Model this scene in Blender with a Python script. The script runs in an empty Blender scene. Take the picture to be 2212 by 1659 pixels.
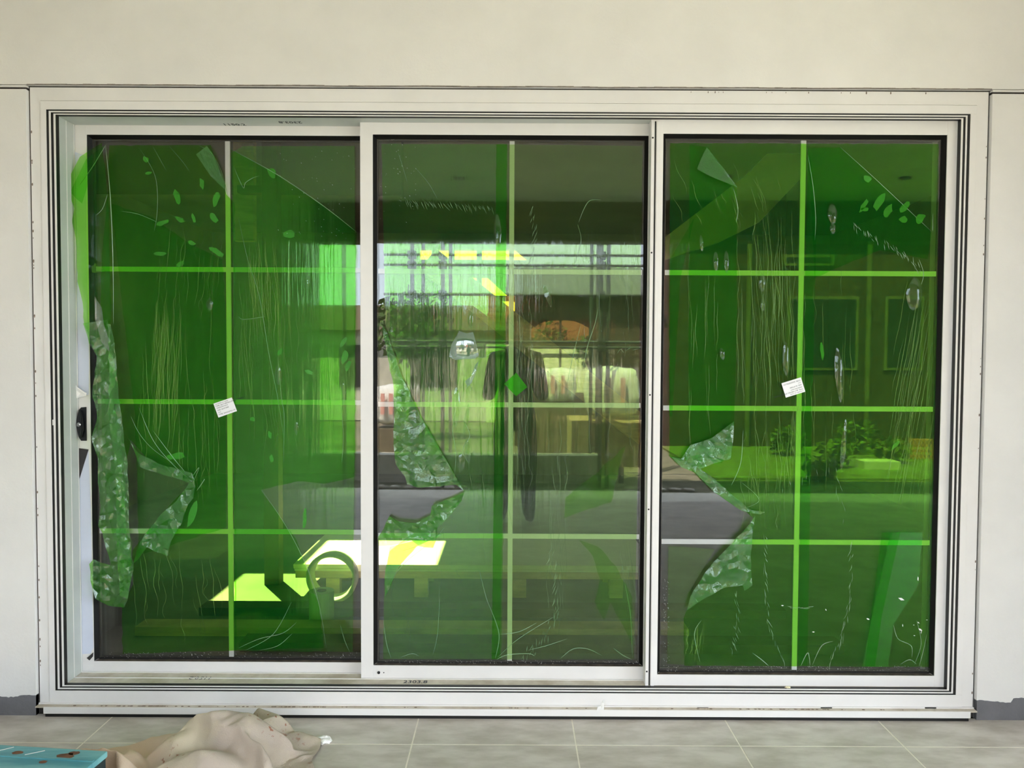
import bpy, bmesh, math, random
from mathutils import Vector, Matrix, noise
from mathutils.geometry import delaunay_2d_cdt
random.seed(7)
C = bpy.context.scene.collection
S = bpy.context.scene
# ------------------------------------------------------------ camera
F = 1640.0; CX, CY = 1106.0, 829.5
CAM = Vector((0, -2.95, 1.4133))
PITCH = math.atan(56.5/F); ROLL = 0.005
fwd = Vector((0, math.cos(PITCH), -math.sin(PITCH)))
up0 = Vector((0, math.sin(PITCH), math.cos(PITCH)))
rt0 = Vector((1, 0, 0))
rt = (rt0 + up0*ROLL).normalized(); upv = (up0 - rt0*ROLL).normalized()
cd = bpy.data.cameras.new('camera'); cam = bpy.data.objects.new('camera', cd); C.objects.link(cam)
M3 = Matrix((rt, upv, -fwd)).transposed()
cam.matrix_world = Matrix.Translation(CAM) @ M3.to_4x4()
cd.sensor_fit = 'HORIZONTAL'; cd.sensor_width = 36; cd.lens = 36*F/2212; cd.clip_start = .01; cd.clip_end = 300
S.camera = cam
# ------------------------------------------------------------ world, sun, exposure
w = bpy.data.worlds.new('sky'); S.world = w; w.use_nodes = True
nt = w.node_tree; nt.nodes.clear()
def N(nt, t, **k):
    n = nt.nodes.new(t)
    for a, b in k.items():
        if a.startswith('i_'):
            key = a[2:]
            n.inputs[int(key) if key.isdigit() else key.replace('_', ' ')].default_value = b
        else: setattr(n, a, b)
    return n
tc = N(nt, 'ShaderNodeTexCoord'); nz = N(nt, 'ShaderNodeTexNoise', i_Scale=3.0, i_Detail=6.0)
rp = N(nt, 'ShaderNodeValToRGB'); rp.color_ramp.elements[0].position = .28; rp.color_ramp.elements[0].color = (.38, .58, 1, 1)
rp.color_ramp.elements[1].position = .46; rp.color_ramp.elements[1].color = (.77, .88, 1, 1)
bg = N(nt, 'ShaderNodeBackground', i_Strength=8.4); wo = N(nt, 'ShaderNodeOutputWorld')
nt.links.new(tc.outputs['Generated'], nz.inputs['Vector']); nt.links.new(nz.outputs['Fac'], rp.inputs['Fac'])
nt.links.new(rp.outputs['Color'], bg.inputs['Color']); nt.links.new(bg.outputs[0], wo.inputs[0])
sl = bpy.data.lights.new('sun', 'SUN'); sl.energy = 42; sl.angle = .009; sl.color = (1, .9, .74)
so = bpy.data.objects.new('sun', sl); C.objects.link(so)
SUN_TO = Vector((.30, -.46, -1.0))           # direction the sunlight travels
so.rotation_euler = SUN_TO.to_track_quat('-Z', 'Y').to_euler()
S.view_settings.view_transform = 'Standard'; S.view_settings.look = 'None'; S.view_settings.gamma = 1
S.view_settings.use_curve_mapping = False
S.view_settings.exposure = 0.15
S.cycles.transparent_max_bounces = 24; S.cycles.max_bounces = 10; S.cycles.diffuse_bounces = 4
S.cycles.sample_clamp_indirect = 8

# ------------------------------------------------------------ helpers
def at(px, py, Y):
    d = fwd + rt*((px-CX)/F) + upv*((CY-py)/F)
    return CAM + d*((Y-CAM.y)/d.y)
def refl(px, py, D):
    """a point really standing behind the camera, whose mirror image in the glass falls there; D = depth beyond the glass plane"""
    p = at(px, py, D); return Vector((p.x, -D+.12, p.z))
def obj(name, me_or_bm, mat=None, parent=None, smooth=False):
    if isinstance(me_or_bm, bmesh.types.BMesh):
        me = bpy.data.meshes.new(name); me_or_bm.normal_update(); me_or_bm.to_mesh(me); me_or_bm.free()
    else: me = me_or_bm
    o = bpy.data.objects.new(name, me); C.objects.link(o)
    if mat: me.materials.append(mat)
    if parent: o.parent = parent; o.matrix_parent_inverse = Matrix.Translation(-parent.location) if False else o.matrix_parent_inverse
    if smooth:
        for p in me.polygons: p.use_smooth = True
    return o
def empty(name, loc=(0, 0, 0)):
    o = bpy.data.objects.new(name, None); o.empty_display_size = .1; C.objects.link(o); o.location = (0, 0, 0); return o
def tag(o, label=None, cat=None, group=None, kind=None):
    if label: o['label'] = label
    if cat: o['category'] = cat
    if group: o['group'] = group
    if kind: o['kind'] = kind
    return o
def bx(bm, x0, x1, y0, y1, z0, z1, bev=0):
    m = Matrix.Translation(((x0+x1)/2, (y0+y1)/2, (z0+z1)/2)) @ Matrix.Diagonal((abs(x1-x0), abs(y1-y0), abs(z1-z0), 1))
    r = bmesh.ops.create_cube(bm, size=1, matrix=m)
    if bev:
        es = list({e for v in r['verts'] for e in v.link_edges})
        bmesh.ops.bevel(bm, geom=es, offset=bev, segments=2, affect='EDGES', profile=.7)
    return bm
def box(name, x0, x1, y0, y1, z0, z1, mat, parent=None, bev=0):
    return obj(name, bx(bmesh.new(), x0, x1, y0, y1, z0, z1, bev), mat, parent)
def cyl(bm, a, b, r, seg=12, r2=None):
    a, b = Vector(a), Vector(b); d = b-a
    m = Matrix.Translation((a+b)/2) @ d.to_track_quat('Z', 'Y').to_matrix().to_4x4()
    bmesh.ops.create_cone(bm, cap_ends=True, segments=seg, radius1=r, radius2=r if r2 is None else r2, depth=d.length, matrix=m)
    return bm
def lin(c):
    return tuple(((v/255)/12.92 if v/255 <= .04045 else ((v/255+.055)/1.055)**2.4) for v in c[:3])+(1,)
def mat(name, col, rough=.6, noise_amt=0, scale=8, bump=0, bscale=60, metal=0, spec=.5, stretch=None, col2=None, lo=.35, hi=.65, detail=5):
    m = bpy.data.materials.new(name); m.use_nodes = True; nt = m.node_tree; b = nt.nodes['Principled BSDF']
    b.inputs['Base Color'].default_value = lin(col); b.inputs['Roughness'].default_value = rough
    b.inputs['Metallic'].default_value = metal; b.inputs['Specular IOR Level'].default_value = spec
    tc = N(nt, 'ShaderNodeTexCoord'); mp = N(nt, 'ShaderNodeMapping')
    if stretch: mp.inputs['Scale'].default_value = stretch
    nt.links.new(tc.outputs['Object'], mp.inputs['Vector'])
    if noise_amt or col2:
        n = N(nt, 'ShaderNodeTexNoise', i_Scale=scale, i_Detail=detail, i_Roughness=.6); nt.links.new(mp.outputs[0], n.inputs['Vector'])
        r = N(nt, 'ShaderNodeValToRGB'); r.color_ramp.elements[0].position = lo; r.color_ramp.elements[1].position = hi
        c2 = col2 or tuple(max(0, v*(1-noise_amt)) for v in col)
        r.color_ramp.elements[0].color = lin(c2); r.color_ramp.elements[1].color = lin(col)
        nt.links.new(n.outputs['Fac'], r.inputs['Fac']); nt.links.new(r.outputs['Color'], b.inputs['Base Color'])
    if bump:
        n2 = N(nt, 'ShaderNodeTexNoise', i_Scale=bscale, i_Detail=4.0); nt.links.new(mp.outputs[0], n2.inputs['Vector'])
        bp = N(nt, 'ShaderNodeBump', i_Strength=bump, i_Distance=.01); nt.links.new(n2.outputs['Fac'], bp.inputs['Height'])
        nt.links.new(bp.outputs[0], b.inputs['Normal'])
    return m
def film_mat(name, tint, scat, scol, rough=.03, bump=.12, ior=1.5, bscale=(30, 30, 1.2), k=1.0):
    """thin plastic film: clear tinted sheet, a little milky scatter, glossy surface"""
    m = bpy.data.materials.new(name); m.use_nodes = True; nt = m.node_tree; nt.nodes.clear()
    out = N(nt, 'ShaderNodeOutputMaterial')
    tc = N(nt, 'ShaderNodeTexCoord'); mp = N(nt, 'ShaderNodeMapping'); mp.inputs['Scale'].default_value = bscale
    nt.links.new(tc.outputs['Object'], mp.inputs['Vector'])
    n = N(nt, 'ShaderNodeTexNoise', i_Scale=1.0, i_Detail=5.0, i_Roughness=.55, i_Distortion=.6); nt.links.new(mp.outputs[0], n.inputs['Vector'])
    bp = N(nt, 'ShaderNodeBump', i_Strength=bump, i_Distance=.01); nt.links.new(n.outputs['Fac'], bp.inputs['Height'])
    tr = N(nt, 'ShaderNodeBsdfTransparent'); tr.inputs['Color'].default_value = tint+(1,)
    df = N(nt, 'ShaderNodeBsdfDiffuse'); df.inputs['Color'].default_value = scol+(1,); nt.links.new(bp.outputs[0], df.inputs['Normal'])
    tl = N(nt, 'ShaderNodeBsdfTranslucent'); tl.inputs['Color'].default_value = scol+(1,)
    m1 = N(nt, 'ShaderNodeMixShader', i_0=.3); nt.links.new(df.outputs[0], m1.inputs[1]); nt.links.new(tl.outputs[0], m1.inputs[2])
    m2 = N(nt, 'ShaderNodeMixShader', i_0=scat); nt.links.new(tr.outputs[0], m2.inputs[1]); nt.links.new(m1.outputs[0], m2.inputs[2])
    gl = N(nt, 'ShaderNodeBsdfGlossy', i_Roughness=rough); nt.links.new(bp.outputs[0], gl.inputs['Normal'])
    fr = N(nt, 'ShaderNodeFresnel', i_IOR=ior); nt.links.new(bp.outputs[0], fr.inputs['Normal'])
    ml = N(nt, 'ShaderNodeMath', operation='MULTIPLY'); ml.inputs[1].default_value = k; nt.links.new(fr.outputs[0], ml.inputs[0])
    m3 = N(nt, 'ShaderNodeMixShader'); nt.links.new(ml.outputs[0], m3.inputs[0]); nt.links.new(m2.outputs[0], m3.inputs[1]); nt.links.new(gl.outputs[0], m3.inputs[2])
    nt.links.new(m3.outputs[0], out.inputs[0]); return m

# ------------------------------------------------------------ materials
M = {}
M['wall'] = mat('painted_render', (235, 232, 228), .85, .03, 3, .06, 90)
M['wall_grey'] = mat('bare_grey_render', (118, 117, 120), .9, .12, 6, .2, 60)
M['crack'] = mat('dark_joint', (70, 64, 60), .9, .3, 40)
M['alu'] = mat('white_powder_coat', (236, 233, 230), .38, .025, 4, .01, 200)
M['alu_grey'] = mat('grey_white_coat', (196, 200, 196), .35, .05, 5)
M['dust'] = mat('dusty_shaded_coat', (214, 206, 192), .6, .16, 9, .05, 120, col2=(180, 168, 150))
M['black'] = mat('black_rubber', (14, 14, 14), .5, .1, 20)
M['gasket'] = mat('black_glazing_gasket', (24, 22, 20), .45, .15, 20)
M['gasket_dust'] = mat('dusty_gasket', (112, 100, 90), .8, .3, 30)
M['bar'] = mat('white_glazing_bar', (240, 240, 240), .4)
M['bluefilm'] = mat('pale_blue_protective_tape', (214, 220, 236), .35, .03, 6)
M['tile'] = mat('stone_look_tile', (212, 204, 196), .45, 0, 5.0, .03, 40, col2=(182, 173, 162), lo=.36, hi=.62, stretch=(1, 2.4, 1), detail=12)
M['grout'] = mat('pale_grout', (244, 236, 222), .9, .05, 30)
M['cloth'] = mat('stained_canvas', (196, 184, 160), .95, 0, 3.5, .25, 260, col2=(178, 164, 150), lo=.4, hi=.6)
M['cloth_pink'] = mat('peach_canvas', (206, 180, 158), .95, .08, 5, .2, 240)
M['teal'] = mat('scuffed_teal_paint', (120, 178, 180), .5, 0, 5, .08, 40, stretch=(.6, 4, 1), col2=(66, 138, 150), lo=.35, hi=.62)
M['teal_dark'] = mat('dark_teal_paint', (14, 40, 42), .6, .2, 8)
M['rust'] = mat('rust', (120, 84, 60), .9, .3, 30)
M['paper'] = mat('white_scrap', (240, 238, 234), .7)
M['ink'] = mat('pen_ink', (60, 62, 70), .7)
M['print'] = mat('label_print', (40, 40, 44), .7)
M['label'] = mat('label_paper', (244, 244, 246), .5)
M['handle'] = mat('black_handle', (18, 20, 24), .3, 0)
M['chrome'] = mat('chrome', (200, 200, 205), .15, metal=1)
M['darkmetal'] = mat('dark_brown_wedge', (58, 54, 54), .55, .25, 20)
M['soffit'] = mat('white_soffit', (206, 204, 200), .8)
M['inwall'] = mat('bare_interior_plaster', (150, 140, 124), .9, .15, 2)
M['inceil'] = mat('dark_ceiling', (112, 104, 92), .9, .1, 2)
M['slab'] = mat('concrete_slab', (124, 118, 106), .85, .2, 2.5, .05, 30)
M['timber'] = mat('pine_timber', (206, 178, 128), .7, .18, 5, .05, 60, stretch=(1, 1, 6))
M['timber_dark'] = mat('weathered_timber', (96, 80, 62), .85, .2, 8)
M['gyp'] = mat('cream_board_edge', (232, 224, 200), .8, .05, 12)
M['coil'] = mat('pale_conduit', (206, 208, 190), .5, .05, 20)
M['brick'] = mat('dark_brick', (84, 62, 52), .9, 0, 14, .2, 60, col2=(54, 42, 38))
M['rbrick'] = mat('sunlit_red_brick', (196, 116, 84), .9, .25, 14)
M['mortar'] = mat('mortar', (150, 142, 130), .95)
M['corr'] = mat('grey_roof_sheet', (150, 152, 150), .5, .1, 3)
M['galv'] = mat('galvanised_tube', (84, 86, 88), .5, .2, 10, metal=.3)
M['grass'] = mat('rough_grass', (120, 132, 66), .95, 0, 6, .5, 40, col2=(84, 78, 44))
M['dirt'] = mat('sandy_ground', (128, 122, 100), .95, 0, 1.2, .4, 20, col2=(84, 86, 62))
M['leaf'] = mat('foliage', (86, 112, 44), .8, 0, 9, 0, 10, col2=(44, 70, 26))
M['bark'] = mat('bark', (84, 68, 52), .9, .3, 20)
M['fence'] = mat('cream_fence', (250, 240, 205), .8, .1, 6)
M['bag'] = mat('white_woven_bag', (232, 226, 218), .8, .1, 10, .4, 20)
M['redmark'] = mat('red_stripe', (214, 150, 138), .8)
M['dimtrim'] = mat('weathered_brown_trim', (112, 98, 78), .8, .2, 6)
M['conc'] = mat('pale_concrete', (204, 196, 180), .9, .15, 6, .1, 40)
M['skin'] = mat('skin', (176, 128, 104), .6); M['hair'] = mat('dark_hair', (34, 28, 26), .7)
M['navy'] = mat('dark_clothes', (34, 38, 46), .9, .1, 10); M['phone'] = mat('black_phone', (16, 16, 18), .3)
M['glass'] = None
def glass_mat(name, ior=1.5, tint=(.93, .95, .93)):
    m = bpy.data.materials.new(name); m.use_nodes = True; nt = m.node_tree; nt.nodes.clear()
    out = N(nt, 'ShaderNodeOutputMaterial'); tr = N(nt, 'ShaderNodeBsdfTransparent'); tr.inputs[0].default_value = tint+(1,)
    gl = N(nt, 'ShaderNodeBsdfGlossy', i_Roughness=.0); fr = N(nt, 'ShaderNodeFresnel', i_IOR=ior); mx = N(nt, 'ShaderNodeMixShader')
    nt.links.new(fr.outputs[0], mx.inputs[0]); nt.links.new(tr.outputs[0], mx.inputs[1]); nt.links.new(gl.outputs[0], mx.inputs[2])
    nt.links.new(mx.outputs[0], out.inputs[0]); return m
M['glass'] = glass_mat('glazing', 1.44, (.96,.97,.96))
M['film'] = film_mat('green_film', (.56, .93, .27), .055, (.03, .50, .16), ior=1.2)
M['film_gloss'] = film_mat('glossy_green_film', (.54, .93, .27), .06, (.03, .46, .12), ior=1.7)
M['film_pale'] = film_mat('pale_green_film', (.75, .92, .56), .06, (.16, .42, .14))
M['film2'] = film_mat('second_green_layer', (.68, .95, .55), .045, (.01, .60, .10), ior=1.12)
M['flap'] = film_mat('crumpled_green_film', (.45, .86, .22), .2, (.09, .56, .07), .09, .25, 1.55, (60, 60, 40), 1.7)
M['crease'] = film_mat('film_crease', (.9, .98, .85), .38, (.5, .8, .45), .15, .0, 1.4)
M['crease_p'] = film_mat('pale_film_crease', (.92, 1, .88), .2, (.42, .66, .36), .2, .0, 1.35)
M['crease_y'] = film_mat('film_crease_green', (.92, 1, .85), .32, (.34, .62, .12), .25, .0, 1.22)
M['film_thin'] = film_mat('thin_film_overlap', (.8, .96, .66), .06, (.08, .5, .06), ior=1.25)
M['fleck'] = film_mat('bright_green_scrap', (.3, .9, .1), .35, (.1, .75, .04), .1, .0)
M['blister'] = film_mat('lifted_film_bubble', (.85, .97, .8), .04, (.2, .6, .15), .06, .1, 1.5, (20, 20, 20), 1.3)
M['scrap_clear'] = film_mat('clear_film', (.8, .85, .78), .15, (.7, .8, .68), .08, .3, 1.6, (60, 60, 60), 2)

# ------------------------------------------------------------ facade
WY = -.012
def X(px, py, Y): return at(px, py, Y).x
def Z(px, py, Y): return at(px, py, Y).z
oL, oR = X(68.5, 575, 0), X(2135.5, 300, 0)
oT, oB = Z(1106, 191.5, 0), Z(1106, 1553, 0)
wall = empty('wall_front'); tag(wall, kind='structure')
ZJ = Z(40, 190, WY)    # control joint height left
pw = bmesh.new()
for (a, b, c, d) in ((-2.4, oL-.004, .0, ZJ-.004), (-2.4, oL-.004, ZJ+.004, oT), (oR+.004, 2.45, 0, ZJ-.004+.0), (oR+.004, 2.45, ZJ+.004, oT), (-2.4, 2.45, oT+.003, 3.06)):
    bx(pw, a, b, WY, .2, c, d)
obj('render_panel', pw, M['wall'], wall)
jb = bmesh.new(); bx(jb, -2.4, oL-.004, WY+.006, .19, ZJ-.005, ZJ+.005); bx(jb, oR+.004, 2.45, WY+.006, .19, ZJ-.005, ZJ+.005)
obj('control_joint', jb, M['crack'], wall)
# bare grey strip under the ragged paint line
def ragged(x0, x1, ztop, y):
    bm = bmesh.new(); n = 60; prev = None
    for i in range(n+1):
        x = x0+(x1-x0)*i/n; z = ztop(x)+.004*noise.noise(Vector((x*60, 1, 3)))+.003*noise.noise(Vector((x*160, 5, 3)))
        a = [bm.verts.new((x, y, .0)), bm.verts.new((x, y, z)), bm.verts.new((x, y+.02, z)), bm.verts.new((x, y+.02, 0))]
        if prev:
            for k in range(4): bm.faces.new((prev[k], prev[(k+1) % 4], a[(k+1) % 4], a[k]))
        else: bm.faces.new(a)
        prev = a
    bm.faces.new(prev[::-1]); return bm
obj('bare_base', ragged(-2.4, oL-.004, lambda x: .073 if x < -1.93 else .080, WY-.0015), M['wall_grey'], wall)
obj('bare_base', ragged(oR+.004, 2.45, lambda x: .078-.10*max(0, min(x-1.86, .10)) + (.02 if x > 1.975 else 0), WY-.0015), M['wall_grey'], wall)
# cracked sealant around the frame
sb = bmesh.new(); random.seed(3)
for i in range(120):
    x = oL+(oR-oL)*i/120; z = oT+.002*noise.noise(Vector((x*4, 0, 0)))+.003
    bx(sb, x, x+(oR-oL)/120+.0005, WY-.0012, WY+.004, z-.0012, z+.0012+.0015*random.random())
obj('sealant_crack', sb, mat('grey_crack', (150, 140, 130), .9, .2, 40), wall)
ret = box('wall_right', 2.16, 2.3, -.55, WY-.0005, 0, 3.0, M['wall']); tag(ret, kind='structure')

# ------------------------------------------------------------ door frame (one thing of the setting)
door = empty('door_1'); tag(door, 'white aluminium three-panel sliding door frame with black track grooves', kind='structure')
def ring(names, o, i, y0, y1, m, parent, mitre=False, bev=0):
    """o,i = (L,R,T,B) rects; four members"""
    (L, R, T, B), (l, r, t, b) = o, i
    res = []
    for nm, (a0, a1, c0, c1) in zip(names, ((L, R, t, T), (L, R, B, b), (L, l, b, t), (r, R, b, t))):
        if abs(a1-a0) > 1e-5 and abs(c1-c0) > 1e-5: res.append(box(nm, a0, a1, y0, y1, c0, c1, m, parent, bev))
    return res
# pixel measured boundaries -> metres
Lx = [X(p, 575, 0) for p in (69.5, 91.6, 104.5, 110.3, 114.2, 120.3, 124.3)]
Rx = [X(p, 300, 0) for p in (2134.5, 2110, 2095.5, 2089, 2085.5, 2080, 2076)]
Tz = [Z(1420, p, 0) for p in (194.5, 223, 242.6, 246, 248.8, 251.8, 254)]
Bz = [Z(1430, p, 0) for p in (1532, 1524, 1498.4, 1495, 1492.2, 1489, 1486.8)]
DEP = .20
ring(('head_trim', 'sill_trim', 'jamb_trim', 'jamb_trim'), (Lx[0], Rx[0], Tz[0], Bz[1]), (Lx[1], Rx[1], Tz[1], Bz[1]), .004, DEP, M['alu'], door)
ring(('head', 'sill_face', 'jamb', 'jamb'), (Lx[1]+.0012, Rx[1]-.0012, Tz[1]-.002, Bz[1]), (Lx[2], Rx[2], Tz[2], Bz[2]), .0, DEP, M['alu'], door, bev=.0008)
ring(('fly_track',)*4, (Lx[2], Rx[2], Tz[2], Bz[2]), (Lx[6], Rx[6], Tz[6], Bz[6]), .0022, .0236, M['black'], door)
ring(('track_rib',)*4, (Lx[3], Rx[3], Tz[3], Bz[3]), (Lx[4], Rx[4], Tz[4], Bz[4]), .0, .0021, M['alu'], door)
ring(('track_rib',)*4, (Lx[5], Rx[5], Tz[5], Bz[5]), (Lx[6], Rx[6], Tz[6], Bz[6]), .0, .0021, M['alu'], door)
# reveal lining behind the ribs: visible inner faces
g = .0005
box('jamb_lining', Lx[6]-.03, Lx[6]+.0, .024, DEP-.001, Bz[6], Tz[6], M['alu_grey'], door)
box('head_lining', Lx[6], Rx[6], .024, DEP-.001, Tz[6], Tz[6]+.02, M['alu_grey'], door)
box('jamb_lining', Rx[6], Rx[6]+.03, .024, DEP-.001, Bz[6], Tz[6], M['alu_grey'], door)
box('sill_lining', Lx[6], Rx[6], .024, DEP-.001, Bz[6]-.02, Bz[6]+.0005, M['dust'], door)
# slim ribs on linings between the tracks
for yy in (.070, .122):
    box('lining_rib', Lx[6], Lx[6]+.0015, yy-.0015, yy+.0015, Bz[6]+.001, Tz[6]-.001, M['alu'], door)
    box('lining_rib', Lx[6]+.002, Rx[6]-.002, yy-.002, yy+.002, Bz[6]+.0005, Bz[6]+.003, M['alu'], door)
# lower sill: ledge, drain slots, nosing
box('sill_ledge', Lx[0], Rx[0], -.006, DEP, Bz[0], Bz[1]+.0, M['alu'], door)
zs0 = Z(1430, 1534.5, -.03); zs1 = Z(1430, 1548.6, -.03)
box('sill_nosing', X(93.5, 1540, -.03), X(2097, 1540, -.03), -.03, .0, zs1, zs0, M['alu'], door, .0015)
box('sill_groove', Lx[0], Rx[0], -.027, -.006, zs0-.004, zs0+.0008, M['dust'], door)  # shadow in the groove, put in as beige colour
box('shadow_gap', X(93.5, 1540, -.03)+.004, X(2097, 1540, -.03)-.004, -.024, 0, 0, zs1, M['black'], door)  # black strip drawn in for the dark shadow line under the nosing
for px in (207, 456, 667, 972, 1288, 1518, 1785, 2010):
    p = at(px, 1529, -.006); box('drain_slot', p.x-.022, p.x+.022, -.0075, -.0055, p.z-.0022, p.z+.0022, M['black'], door)
ring(('frame_sealant',)*4, (oL-.006, oR+.006, oT+.005, .002), (Lx[0]+.001, Rx[0]-.001, Tz[0]-.001, Bz[0]+.004), .008, DEP-.002, M['crack'], door)
# smudges of mortar on the sill
random.seed(11); dm = bmesh.new()
for i in range(150):
    px = random.choice([random.uniform(120, 2060), random.gauss(640, 60), random.gauss(1700, 90), random.gauss(300, 60)])
    if not 110 < px < 2080: continue
    p = at(px, random.gauss(1532, 1.2), -.028); s = random.uniform(.001, .004)
    bmesh.ops.create_icosphere(dm, subdivisions=1, radius=1, matrix=Matrix.Translation((p.x, -.018, zs0+.001)) @ Matrix.Diagonal((s*1.8, s, s*.5, 1)))
for i in range(60):      # left and right jamb edge, head edge
    k = random.random(); s = random.uniform(.001, .003)
    if k < .35: p = (Lx[0]+.004, .003, random.uniform(.1, 2.3))
    elif k < .7: p = (Rx[0]-.004, .003, random.uniform(.1, 2.3))
    else: p = (random.uniform(.5, 1.7), .003, Tz[0]-.006)
    bmesh.ops.create_icosphere(dm, subdivisions=1, radius=1, matrix=Matrix.Translation(p) @ Matrix.Diagonal((s, s*.4, s*2.2, 1)))
tag(obj('mortar_crumbs', dm, mat('mortar_crumb', (128, 112, 100), .95), door), kind='stuff')
# striker on the left jamb
p = at(115, 912, .0); sk = bmesh.new(); bx(sk, p.x-.003, p.x+.006, -.002, .012, p.z-.012, p.z+.010, .002); obj('striker', sk, M['alu'], door)

# pen figures on the lining (measure marks left by the fitters)
def text_mesh(name, s, size, mtx, m, parent, off=.0, ext=.0002, bold=0):
    cu = bpy.data.curves.new(name, 'FONT'); cu.body = s; cu.size = size; cu.extrude = ext; cu.offset = bold; cu.resolution_u = 2
    o = bpy.data.objects.new(name, cu); C.objects.link(o); dg = bpy.context.evaluated_depsgraph_get()
    me = bpy.data.meshes.new_from_object(o.evaluated_get(dg)); bpy.data.objects.remove(o)
    me.transform(mtx); me.name = name; return obj(name, me, m, parent)
def basis(o, x, y):
    x, y = Vector(x).normalized(), Vector(y).normalized(); z = x.cross(y)
    return Matrix.Translation(o) @ Matrix((x, y, z)).transposed().to_4x4()
ZH, ZS = Tz[6]-.0006, Bz[6]+.0012
text_mesh('pen_figures', '1150.2', .034, basis((X(478, 258, .1), .125, ZH), (1, 0, 0), (0, -1, 0)), M['ink'], door, bold=.0003)
text_mesh('pen_figures', '2303.8', .034, basis((X(652, 250, .08), .070, ZH), (-1, 0, 0), (0, 1, 0)), M['ink'], door, bold=.0003)
text_mesh('pen_figures', '1150.2', .034, basis((X(464, 1466, .1), .082, ZS), (-1, 0, 0), (0, -1, 0)), M['ink'], door, bold=.0003)
text_mesh('pen_figures', '2303.8', .036, basis((X(872, 1480, .06), .034, ZS), (1, 0, 0), (0, 1, 0)), M['ink'], door, bold=.0003)

# ------------------------------------------------------------ film tools
def inside(poly, x, y):
    r = False; j = len(poly)-1
    for i in range(len(poly)):
        xi, yi = poly[i]; xj, yj = poly[j]
        if (yi > y) != (yj > y) and x < (xj-xi)*(y-yi)/(yj-yi+1e-12)+xi: r = not r
        j = i
    return r
def rough_edge(poly, amp, step=14, seed=0):
    out = []
    for i, a in enumerate(poly):
        b = poly[(i+1) % len(poly)]; d = math.dist(a, b); n = max(1, int(d/step))
        for k in range(n):
            t = k/n; x, y = a[0]+(b[0]-a[0])*t, a[1]+(b[1]-a[1])*t
            if k: x += amp*noise.noise(Vector((x*.08, y*.08, seed))); y += amp*noise.noise(Vector((x*.08, y*.08, seed+9)))
            out.append((x, y))
    return out
def sheet(name, poly, Y, m, parent, step=9, depth=0, seed=0, jitter=.42, flat=False, freq=.022, base=None, curl=None):
    """polygon given by its corners in photograph pixels at plane Y, filled with small triangles, relief towards the viewer"""
    rnd = random.Random(seed+1)
    xs = [p[0] for p in poly]; ys = [p[1] for p in poly]; pts = [Vector(p) for p in poly]; ne = len(pts)
    y = min(ys)+step/2
    while y < max(ys):
        x = min(xs)+step/2
        while x < max(xs):
            q = (x+rnd.uniform(-jitter, jitter)*step, y+rnd.uniform(-jitter, jitter)*step)
            if inside(poly, *q): pts.append(Vector(q))
            x += step
        y += step
    edges = [(i, (i+1) % ne) for i in range(ne)]
    vs, es, fs, *_ = delaunay_2d_cdt(pts, edges, [], 1, 1e-4)
    bm = bmesh.new(); bv = []
    for v in vs:
        h = 0
        if depth:
            a = noise.ridged_multi_fractal(Vector((v.x*freq, v.y*freq*.7, seed*3.1)), 1, 2.1, 4, .8, 2)
            h = depth*(.25+.5*a+.25*rnd.random())
        if base: h += base(v.x, v.y)
        p = at(v.x, v.y, Y); bv.append(bm.verts.new((p.x, Y-h, p.z)))
    for f in fs:
        cx = sum(vs[i].x for i in f)/3; cy = sum(vs[i].y for i in f)/3
        if inside(poly, cx, cy):
            try: bm.faces.new([bv[i] for i in f])
            except ValueError: pass
    for v in [v for v in bm.verts if not v.link_faces]: bm.verts.remove(v)
    for f in bm.faces:
        f.normal_update()
        if f.normal.y > 0: f.normal_flip()
    return obj(name, bm, m, parent, smooth=not flat)
def strokes(name, lines, Y, m, parent):
    """narrow raised ridges, tapering at both ends; lines = [(points px, half width px)]"""
    bm = bmesh.new()
    for pts, hw in lines:
        n = len(pts); L = []; R_ = []; Mi = []
        for i, (x, y) in enumerate(pts):
            a = pts[max(0, i-1)]; b = pts[min(n-1, i+1)]; dx, dy = b[0]-a[0], b[1]-a[1]; l = math.hypot(dx, dy) or 1
            nx, ny = -dy/l, dx/l; t = i/(n-1); wd = hw*(math.sin(math.pi*min(1, max(0, t)))**.6 if 0 < t < 1 else .12)
            wd = max(wd, .1)
            wd *= .62; p0 = at(x-nx*wd, y-ny*wd, Y); p1 = at(x+nx*wd, y+ny*wd, Y); pm = at(x, y, Y)
            L.append(bm.verts.new(p0)); R_.append(bm.verts.new(p1)); Mi.append(bm.verts.new((pm.x, Y-wd*.0007, pm.z)))
        for i in range(n-1):
            bm.faces.new((L[i], L[i+1], Mi[i+1], Mi[i])); bm.faces.new((Mi[i], Mi[i+1], R_[i+1], R_[i]))
    return tag(obj(name, bm, m, parent), kind='stuff')
def streaks(rnd, x0, x1, y0, y1, n, l0, l1, lean=0, hw=(.5, 1.1), wob=4):
    out = []
    for i in range(n):
        x = rnd.uniform(x0, x1); L = rnd.uniform(l0, l1); y = rnd.uniform(y0, max(y0+1, y1-L)); s = rnd.random()*99
        k = 8; pts = []
        for j in range(k+1):
            t = j/k; pts.append((x+lean*L*(t-.5)+wob*noise.noise(Vector((s, t*2.5, 0))), y+L*t))
        out.append((pts, rnd.uniform(*hw)))
    return out
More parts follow.
